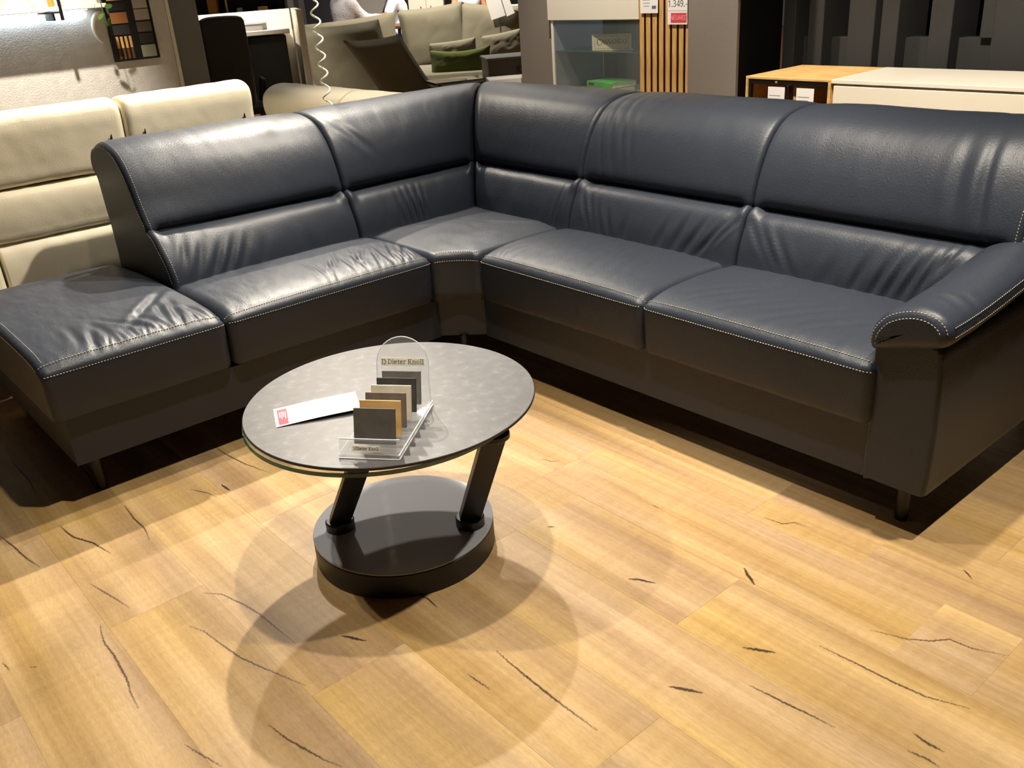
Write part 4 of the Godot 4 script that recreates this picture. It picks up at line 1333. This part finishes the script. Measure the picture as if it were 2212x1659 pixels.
	part(g, "piping", tube(PackedVector3Array([loc.call(785, 62, 8.95), loc.call(795, 58, 8.93), loc.call(802, 68, 8.9), loc.call(803, 80, 8.88)]), .012, 8), mat(c8(190, 182, 150), .9))
	var pw := func(label: String, m: Material, u0: float, u1: float, v0: float, v1: float, d: float, rot: Vector3, sd: float, sag: float) -> void:
		var c := px((u0 + u1) * .5, (v0 + v1) * .5, d)
		var t := thing("throw_pillow", label, "pillow", c, YAW, "throw pillows on the olive sofa")
		soft(t, "cover", m, (u1 - u0) * d / F, (v1 - v0) * d / F * 1.05, .15, Vector3.ZERO, rot, sag, sd)
		var zip := tube(PackedVector3Array([Vector3(-(u1 - u0) * d / F * .3, -(v1 - v0) * d / F * .5, 0), Vector3((u1 - u0) * d / F * .3, -(v1 - v0) * d / F * .5, 0)]), .004, 6)
		part(t, "zip", zip, m, Vector3.ZERO, rot)
	pw.call("small olive grey pillow leaning behind the green one", M.olive, 928, 1032, 90, 140, 9.6, Vector3(-.2, .1, .06), 7.0, 0.0)
	pw.call("moss green velvet pillow on the olive sofa", M.green_cloth, 928, 1062, 105, 166, 9.25, Vector3(-.25, -.1, .02), 8.0, .03)
	pw.call("olive grey pillow propped in the corner of the olive sofa", M.olive, 1042, 1132, 72, 122, 9.9, Vector3(-.15, .1, .12), 9.0, 0.0)
	# side table
	var tr := far("black_side_table", "flat black side table pushed against the olive sofa", "table", 1000, 170, 7.9)
	var ytop := px(1000, 172, 7.9).y
	part(tr, "top", cbox(.60, .018, .32, .004), M.black_gloss, Vector3(.0, ytop, 0), Vector3(0, .35, 0))
	part(tr, "lower_shelf", cbox(.50, .018, .28, .004), M.black, Vector3(-.02, ytop - .05, 0), Vector3(0, .35, 0))
	for q in [[-.2, -.1], [.2, -.1], [-.2, .1], [.2, .1]]:
		part(tr, "leg", tube(PackedVector3Array([Vector3(q[0], 0, q[1]), Vector3(q[0], ytop - .01, q[1])]), .012, 8), M.black)
	# grey box unit with sign
	var gc := far("grey_chest", "low grey chest with dark lettering beside the pillar", "chest", 1094, 140, 8.4)
	var gy := px(1094, 121, 8.4).y
	part(gc, "top", cbox(.46, .02, .42, .003), M.grey_light, Vector3(.02, gy, 0), Vector3(0, .15, 0))
	part(gc, "body", cbox(.44, gy - .02, .40, .004), M.taupe, Vector3(.02, gy * .5, 0), Vector3(0, .15, 0))
	text(gc, "lettering", "XIS", .075, M.ink, Vector3(.13, gy - .10, .205), Vector3(0, .15, 0), false, .002)
	var wb := far("white_carton", "white carton with a red mark in front of the grey chest", "carton", 1096, 178, 7.4)
	var wy := px(1096, 166, 7.4).y
	part(wb, "body", cbox(.32, wy, .25, .003), M.white, Vector3(0, wy * .5, 0), Vector3(0, .1, 0))
	part(wb, "red_mark", cbox(.06, .035, .002, .0005), M.red, Vector3(-.06, wy - .055, .127), Vector3(0, .1, 0))
	# price sheets clipped to the sofa cushion
	var ps := far("price_sheet", "bright white price sheets standing behind the olive sofa cushions", "sheet", 1076, 15, 10.2, -.3)
	var a0 := px(1076, 40, 10.2).y
	part(ps, "holder", tube(PackedVector3Array([Vector3(0, 0, -.03), Vector3(0, a0 + .2, -.03)]), .006, 8), M.steel)
	part(ps, "sheet", cbox(.17, .30, .002, .0003), M.paper, Vector3(-.04, a0 + .15, 0), Vector3(0, 0, .25))
	part(ps, "sheet", cbox(.10, .26, .002, .0003), M.paper, Vector3(.09, a0 + .15, -.02), Vector3(0, 0, .35))
	part(ps, "stand_foot", lathe(disc(.1, 0, .01, .002), 24), M.steel, Vector3(0, 0, -.03))
	# beige sofa far right
	var bs := far("beige_sofa", "cream white sofa far behind the olive sofa, next to the pillar", "sofa", 1150, 60, 11.4, -.2)
	part(bs, "seat", cbox(1.2, .42, .9, .05), M.cream, Vector3(0, .25, .1))
	part(bs, "backrest", cbox(1.2, .45, .25, .08), M.cream, Vector3(0, .68, -.35))
	part(bs, "armrest", cbox(.22, .62, .9, .06), M.cream, Vector3(-.62, .33, .1))
	part(bs, "armrest", cbox(.22, .62, .9, .06), M.cream, Vector3(.62, .33, .1))
	soft(bs, "loose_cushion", M.cream, .55, .4, .2, Vector3(-.1, .66, -.1), Vector3(-.2, 0, 0), 0.0, 3.0)
	# white wardrobes
	for q in [[888, 1], [918, 0], [940, 0]]:
		pass
	var wc := far("white_wardrobe", "white two-door wardrobe unit with bar handles far behind", "wardrobe", 920, 15, 15.2)
	var kw := 15.2 / F
	part(wc, "body", cbox(76 * kw, 2.1, .5, .004), M.white, Vector3(0, 1.05, -.3))
	for q in [[-19, 15], [19, -15]]:
		var dr := part(wc, "door", cbox(36 * kw, 2.0, .02, .003), M.white_gloss, Vector3(q[0] * kw, 1.04, -.03))
		part(dr, "handle", cbox(.016, .10, .025, .003), M.steel, Vector3(q[1] * kw * .55, px(910, 21, 15.2).y - 1.04, .02))
	var pr := far("grey_partition", "grey partition wall behind the seated people", "partition", 800, 10, 15.6)
	part(pr, "board", cbox(1.3, 2.9, .08, .004), M.grey_light, Vector3(-.3, 1.45, 0))
	part(pr, "skirting", cbox(1.3, .09, .1, .003), M.dark_paint, Vector3(-.3, .045, 0))
	make_people()
func limb(a: Vector3, b: Vector3, ra: float, rb: float) -> Array:
	return [a, b, ra, rb]
func hand(wrist: Vector3, fwd: Vector3, down: Vector3) -> Array:      # palm, four fingers and a thumb, slightly curled
	var s := fwd.cross(down).normalized()
	var palm := wrist + fwd * .085
	var b := [limb(wrist, wrist + fwd * .03, .026, .030), limb(wrist + fwd * .03 + s * .018, palm + s * .026, .018, .016), limb(wrist + fwd * .03 - s * .018, palm - s * .026, .018, .016), limb(wrist + fwd * .04, palm, .02, .018)]
	var ls := [.062, .075, .070, .055]
	for k in 4:
		var r := palm + s * (.030 - .020 * k)
		var m: Vector3 = r + fwd * ls[k] * .55 + down * .006
		var t: Vector3 = m + (fwd * .8 + down * .6).normalized() * ls[k] * .5
		b.append(limb(r, m, .0092, .0086))
		b.append(limb(m, t, .0086, .0078))
	var th := wrist + fwd * .03 + s * .03
	b.append(limb(th, th + (fwd * .6 + s * .8).normalized() * .04, .014, .011))
	b.append(limb(th + (fwd * .6 + s * .8).normalized() * .04, th + (fwd * .9 + s * .6).normalized() * .072, .011, .009))
	return b
func person(label: String, u: float, v: float, depth: float, heading: float, skin: Material, top: Material, trouser: Material, hairm: Material, sleeve: float, reach: Array, long_hair := false) -> Node3D:
	var t := far("person", label, "person", u, v, depth, heading)
	# local frame: faces -z, hips on a seat at 0.46 m
	var hip := Vector3(0, .56, 0)
	var chest := Vector3(0, .90, -.05)
	var neck := Vector3(0, 1.10, -.06)
	var head := Vector3(0, 1.25, -.09)
	var bones := [limb(hip + Vector3(-.07, 0, 0), hip + Vector3(.07, 0, 0), .13, .13), limb(hip, chest, .13, .145), limb(chest + Vector3(-.07, .05, 0), chest + Vector3(.07, .05, 0), .115, .115), limb(chest, neck, .10, .06), limb(neck, neck + Vector3(0, .06, -.01), .055, .055), limb(head + Vector3(0, .04, .01), head + Vector3(0, -.06, -.015), .098, .066)]
	var face := [limb(head + Vector3(0, .045, .005), head + Vector3(0, .0, 0), .100, .088), limb(head + Vector3(0, -.03, -.02), head + Vector3(0, -.085, -.045), .070, .040), limb(head + Vector3(0, .015, -.098), head + Vector3(0, -.022, -.116), .011, .015), limb(head + Vector3(-.092, .0, .0), head + Vector3(-.095, -.035, .0), .014, .012), limb(head + Vector3(.092, .0, .0), head + Vector3(.095, -.035, .0), .014, .012), limb(head + Vector3(-.024, -.058, -.088), head + Vector3(.024, -.058, -.088), .008, .008)]
	var cloth := [limb(hip + Vector3(-.06, .04, 0), hip + Vector3(.06, .04, 0), .142, .142), limb(hip, chest, .142, .158), limb(chest + Vector3(-.08, .05, 0), chest + Vector3(.08, .05, 0), .126, .126), limb(chest + Vector3(0, .05, 0), neck + Vector3(0, -.035, 0), .115, .078)]
	var hands := []
	for s in [-1, 1]:
		var sh := Vector3(.175 * s, 1.03, -.05)
		var w: Vector3 = reach[0] if s < 0 else reach[1]
		var mid := (sh + w) * .5
		var el := mid + Vector3(.09 * s, -.10, .05)
		bones.append(limb(chest + Vector3(.08 * s, .09, 0), sh, .075, .058))
		bones.append(limb(sh, el, .050, .042))
		bones.append(limb(el, w, .042, .028))
		cloth.append(limb(chest + Vector3(.08 * s, .09, 0), sh, .085, .070))
		if sleeve > .9:
			cloth.append(limb(sh, el, .064, .056))
			cloth.append(limb(el, el.lerp(w, .92), .056, .042))
		elif sleeve > .1:
			cloth.append(limb(sh, sh.lerp(el, sleeve), .066, .064))
		hands += hand(w, (w - el).normalized(), Vector3(0, -1, 0))
		var kn := Vector3(.13 * s, .52, -.42)
		var an := Vector3(.14 * s, .10, -.40)
		bones.append(limb(hip + Vector3(.09 * s, 0, 0), kn, .085, .060))
		bones.append(limb(kn, an, .058, .040))
		bones.append(limb(an + Vector3(0, -.05, .04), an + Vector3(.02 * s, -.068, -.17), .036, .030))
	part(t, "body", body([[bones, .018, 55.0], [face, .009, 90.0], [hands, .006, 220.0]]), skin)
	part(t, "shirt", body([[cloth, .018, 50.0]]), top)
	var tr := []
	for s in [-1, 1]:
		tr.append(limb(hip + Vector3(.08 * s, -.01, 0), Vector3(.13 * s, .52, -.42), .105, .075))
		tr.append(limb(Vector3(.13 * s, .52, -.42), Vector3(.14 * s, .14, -.40), .072, .058))
	tr.append(limb(hip + Vector3(-.07, -.02, 0), hip + Vector3(.07, -.02, 0), .146, .146))
	part(t, "trousers", body([[tr, .018, 50.0]]), trouser)
	var hr := [limb(head + Vector3(0, .07, .03), head + Vector3(0, .02, .045), .098, .088), limb(head + Vector3(-.05, .06, -.02), head + Vector3(.05, .06, -.02), .072, .072)]
	if long_hair:
		hr.append(limb(head + Vector3(-.07, .0, .03), head + Vector3(-.10, -.22, .03), .05, .035))
		hr.append(limb(head + Vector3(.07, .0, .03), head + Vector3(.10, -.22, .03), .05, .035))
		hr.append(limb(head + Vector3(0, .0, .05), head + Vector3(0, -.20, .09), .07, .05))
	part(t, "hair", body([[hr, .014, 60.0]]), hairm)
	for s in [-1, 1]:
		part(t, "eye", lathe([[0.0, -.011], [.008, -.008], [.011, 0.0], [.008, .008], [0.0, .011]], 12), M.white, head + Vector3(.034 * s, .005, -.083))
	return t
func stool(label: String, at: Vector3, turn: float, m: Material) -> void:
	var c := thing("visitor_chair", label, "chair", at, turn)
	part(c, "seat", cbox(.44, .05, .42, .015), m, Vector3(0, .40, 0))
	part(c, "backrest", cbox(.42, .34, .03, .01), m, Vector3(0, .66, .23), Vector3(.1, 0, 0))
	for q in [[-.19, -.18], [.19, -.18], [-.19, .18], [.19, .18]]:
		part(c, "leg", tube(PackedVector3Array([Vector3(q[0], 0, q[1]), Vector3(q[0], .38, q[1])]), .014, 8), M.steel)
	for s in [-.19, .19]:
		part(c, "back_post", tube(PackedVector3Array([Vector3(s, .38, .19), Vector3(s, .8, .235)]), .012, 8), M.steel)
func make_people() -> void:
	# table between the two seated people
	var d := 12.0
	var tp := far("meeting_table", "brown wooden meeting table between the seated people", "table", 812, 46, d)
	part(tp, "top", cbox(.62, .035, .70, .005), M.walnut, Vector3(.05, .735, 0))
	for q in [[-.22, -.3], [.32, -.3], [-.22, .3], [.32, .3]]:
		part(tp, "leg", tube(PackedVector3Array([Vector3(q[0], 0, q[1]), Vector3(q[0], .72, q[1])]), .022, 10), M.black)
	var p1 := person("person in a loose white long-sleeved shirt leaning on a table", 738, 30, d, -0.8, M.skin_pale, M.shirt, M.navy, M.hair_dark, 1.0, [Vector3(-.10, .84, -.40), Vector3(.20, .86, -.42)])
	stool("dark padded chair under the person in the white shirt", Vector3(p1.position.x, 0, p1.position.z), YAW - .8, M.navy)
	var p2 := person("person in a white short-sleeved shirt with blue edges, arm on the table", 864, 30, d + .6, PI / 2, M.skin, M.tee, M.blue_cloth, M.hair_dark, .75, [Vector3(-.16, .86, -.36), Vector3(.15, .82, -.36)])
	stool("blue padded chair under the person in the white short-sleeved shirt", Vector3(p2.position.x, 0, p2.position.z), YAW + PI / 2, M.blue_cloth)
	var strap := thing("shoulder_bag", "black shoulder bag with a wide strap hanging from the seated person", "bag", Vector3(p2.position.x, 0, p2.position.z), YAW + PI / 2)
	part(strap, "strap", tube(PackedVector3Array([Vector3(-.12, 1.10, .02), Vector3(-.13, 1.06, -.13), Vector3(-.02, .85, -.235), Vector3(.17, .66, -.12)]), .02, 8), M.navy)
	part(strap, "pouch", cbox(.10, .22, .24, .03), M.navy, Vector3(.24, .60, -.02))
	var p3 := person("person in a white sleeveless top with long brown hair, far behind", 1008, 30, 13.4, PI + .5, M.skin, M.tee, M.navy, M.hair, .0, [Vector3(-.24, .66, -.30), Vector3(.24, .66, -.30)], true)
	stool("dark padded chair under the person with long brown hair", Vector3(p3.position.x, 0, p3.position.z), YAW + PI + .5, M.navy)
	# dark screen behind the first person
	var ds := far("dark_screen", "dark standing screen beside the person in the white shirt", "screen wall", 686, 20, 13.4)
	part(ds, "panel", cbox(66 * 12.3 / F, 2.2, .05, .004), M.navy, Vector3(0, 1.12, 0))
	part(ds, "foot", cbox(66 * 12.3 / F, .03, .35, .004), M.black, Vector3(0, .015, 0))
func make_surroundings() -> void:
	make_cream_sofa()
	make_left_wall()
	make_pillars()
	make_cabinets()
	make_cord()
	make_far()
# ---------------------------------------------------------------- the scene
func _ready() -> void:
	rng.seed = 1
	CB = Basis.from_euler(Vector3(PITCH, YAW, ROLL), EULER_ORDER_YXZ)
	var cam := Camera3D.new()
	cam.name = "camera"
	add_child(cam)
	cam.position = CAM
	cam.basis = CB
	cam.fov = rad_to_deg(2.0 * atan(829.5 / F))
	cam.near = 0.05
	cam.far = 60.0
	cam.current = true
	var we := WorldEnvironment.new()
	we.name = "environment"
	var env := Environment.new()
	env.background_mode = Environment.BG_COLOR
	env.background_color = Color(0.02, 0.02, 0.022)
	env.tonemap_mode = Environment.TONE_MAPPER_LINEAR
	env.tonemap_exposure = 0.92
	env.sdfgi_enabled = true
	env.ssao_enabled = true
	env.ssil_enabled = true
	we.environment = env
	add_child(we)
	make_materials()
	make_lights()
	make_room()
	make_sofa()
	make_table()
	make_surroundings()
func make_lights() -> void:
	var warm := Color(1.0, 0.955, 0.88)
	spot(Vector3(1.26, 2.93, .99), Vector3(1.5, 0, 1.35), 6.6, 50.0, warm, "black track spotlight above the round coffee table", .035, 1.0)
	spot(Vector3(-1.9, 4.6, -1.1), Vector3(.15, .2, 1.45), 50.0, 18.0, warm, "black track spotlight high above the cream sofa, aimed at the coffee table", .05, 1.0)
	spot(Vector3(2.35, 2.93, .26), Vector3(2.35, 0, .85), 11.5, 34.0, warm, "black track spotlight above the sofa's armrest", .035, 1.0)
	spot(Vector3(.85, 2.93, .27), Vector3(.85, .5, -.2), 9.5, 26.0, warm, "unseen track spotlight placed to light the corner end of the long sofa wing", .035, 1.0)  # out of view, placed to brighten the backrests near the corner
	spot(Vector3(1.65, 2.93, .29), Vector3(1.6, .5, -.2), 9.5, 26.0, warm, "unseen track spotlight placed to light the middle of the long sofa wing", .035, 1.0)  # out of view, gives the middle backrests their light
	spot(Vector3(.10, 2.93, 2.3), Vector3(1.22, .42, 1.22), 7.5, 13.0, warm, "unseen track spotlight beyond the footstool, aimed at the table top", .035, 1.0)  # out of view, lights the fronts of the stand and sample boards
	spot(Vector3(.10, 2.93, .45), Vector3(.05, .45, 1.15), 5.5, 24.0, warm, "unseen track spotlight placed to light the short sofa wing and footstool", .035, 1.0)  # out of view, lifts the seat and footstool tops
	spot(Vector3(.40, 2.93, -.20), Vector3(-.75, .6, 1.25), 12.0, 36.0, warm, "black track spotlight above the sofa's corner, aimed at the cream sofa", .035, 1.0)
	spot(Vector3(-2.3, 2.93, .72), Vector3(-3.5, .75, .55), 17.0, 19.0, warm, "black track spotlight in front of the panel with the shelf", .035, 1.0)
	spot(Vector3(-1.9, 2.93, -.3), Vector3(-1.1, .6, 1.0), 9.0, 45.0, warm, "unseen track spotlight placed to light the cream sofa")  # out of view, brightens the cream leather
	spot(Vector3(.9, 2.93, -.95), Vector3(.8, .65, -2.4), 15.0, 34.0, warm, "unseen track spotlight placed to light the low sideboard", .035, 1.0)  # out of view, strength chosen for the bright white cabinet
	spot(Vector3(-1.2, 2.93, -1.4), Vector3(-1.3, .9, -2.5), 8.0, 38.0, warm, "unseen track spotlight placed to light the glass cabinet")  # out of view, lights the cabinet doors and slats
	spot(Vector3(-5.7, 2.93, -3.8), Vector3(-6.0, .5, -4.5), 13.0, 52.0, warm, "unseen track spotlight placed to light the olive sofa")  # out of view, placed so the turned backrests stay dark
	spot(Vector3(-4.3, 2.93, -.5), Vector3(-5.3, .7, -1.3), 15.0, 27.0, warm, "unseen track spotlight placed to light the white desk")  # out of view, narrow beam that brightens the desk
	spot(Vector3(-7.4, 2.93, -5.8), Vector3(-8.2, .8, -6.6), 18.0, 55.0, warm, "unseen track spotlight placed to light the people's table")  # out of view, lights the seated people
	fill_panel(Vector3(-8.4, 4.9, -1.2), 1.2, 1.2, 7.0, Color(1, .97, .93), "added fill panel out of view behind the pale partition")  # added for general fill, not a known fitting
	fill_panel(Vector3(-6.0, 4.9, -4.4), 1.2, 1.2, 9.0, Color(1, .97, .93), "added fill panel out of view over the olive sofa")  # added fill over the far cushions
	fill_panel(Vector3(-8.5, 4.9, -7.6), 1.2, 1.2, 14.0, Color(1, .97, .93), "added fill panel out of view over the far seating area")  # added fill for the far end of the shop
func make_room() -> void:
	var fl := struct("floor")
	part(fl, "subfloor", cbox(23.0, .10, 21.0, .001), M.subfloor, Vector3(-5.5, -.056, -3.5))
	# planks: rows along x, mapped onto the printed oak
	for row in range(-18, 15):
		var z0 := 0.03 + row * PW
		var off := fposmod(row * 0.437 * PL + 0.21, PL)
		for col in range(-4, 4):
			var x0 := col * PL - off
			var x1 := x0 + PL
			var g := 0.00005
			var c := Vector3((x0 + x1) * .5, 0, z0 + PW * .5)
			var hx := PL * .5 - g
			var hz := PW * .5 - g
			var v := PackedVector3Array()
			var uv := PackedVector2Array()
			var idx := PackedInt32Array()
			for yy in [[0.0, 0.0], [-.0003, .0003], [-.006, .0003]]:
				for s in [[-1, -1], [1, -1], [1, 1], [-1, 1]]:
					var p := Vector3(s[0] * (hx - .0003 + yy[1]), yy[0], s[1] * (hz - .0003 + yy[1]))
					v.append(p)
					uv.append(Vector2((p.x + c.x - FX0) / FW, (p.z + c.z - FZ0) / FH))
			idx.append_array([0, 1, 2, 0, 2, 3])
			for r in 2:
				for k in 4:
					var a := r * 4 + k
					var b := r * 4 + (k + 1) % 4
					idx.append_array([a, a + 4, b + 4, a, b + 4, b])
			part(fl, "plank", flat(v, idx, uv), M.wood, c)
	wallpart("ceiling", cbox(23.0, .12, 21.0, .001), M.ceiling, Vector3(-5.5, 5.0, -3.5))
	wallpart("wall_north", cbox(23.0, 5.1, .12, .001), M.grey_paint, Vector3(-5.5, 2.5, -14.0))
	wallpart("wall_south", cbox(23.0, 5.1, .12, .001), M.grey_light, Vector3(-5.5, 2.5, 7.0))
	wallpart("wall_east", cbox(.12, 5.1, 21.0, .001), M.grey_light, Vector3(6.0, 2.5, -3.5))
	wallpart("wall_west", cbox(.12, 5.1, 21.0, .001), M.grey_paint, Vector3(-17.0, 2.5, -3.5))
func flat(v: PackedVector3Array, idx: PackedInt32Array, uv: PackedVector2Array) -> ArrayMesh:   # hard-edged copy
	var v2 := PackedVector3Array()
	var u2 := PackedVector2Array()
	var i2 := PackedInt32Array()
	for i in idx:
		i2.append(v2.size())
		v2.append(v[i])
		u2.append(uv[i])
	return finish(v2, i2, u2, false)
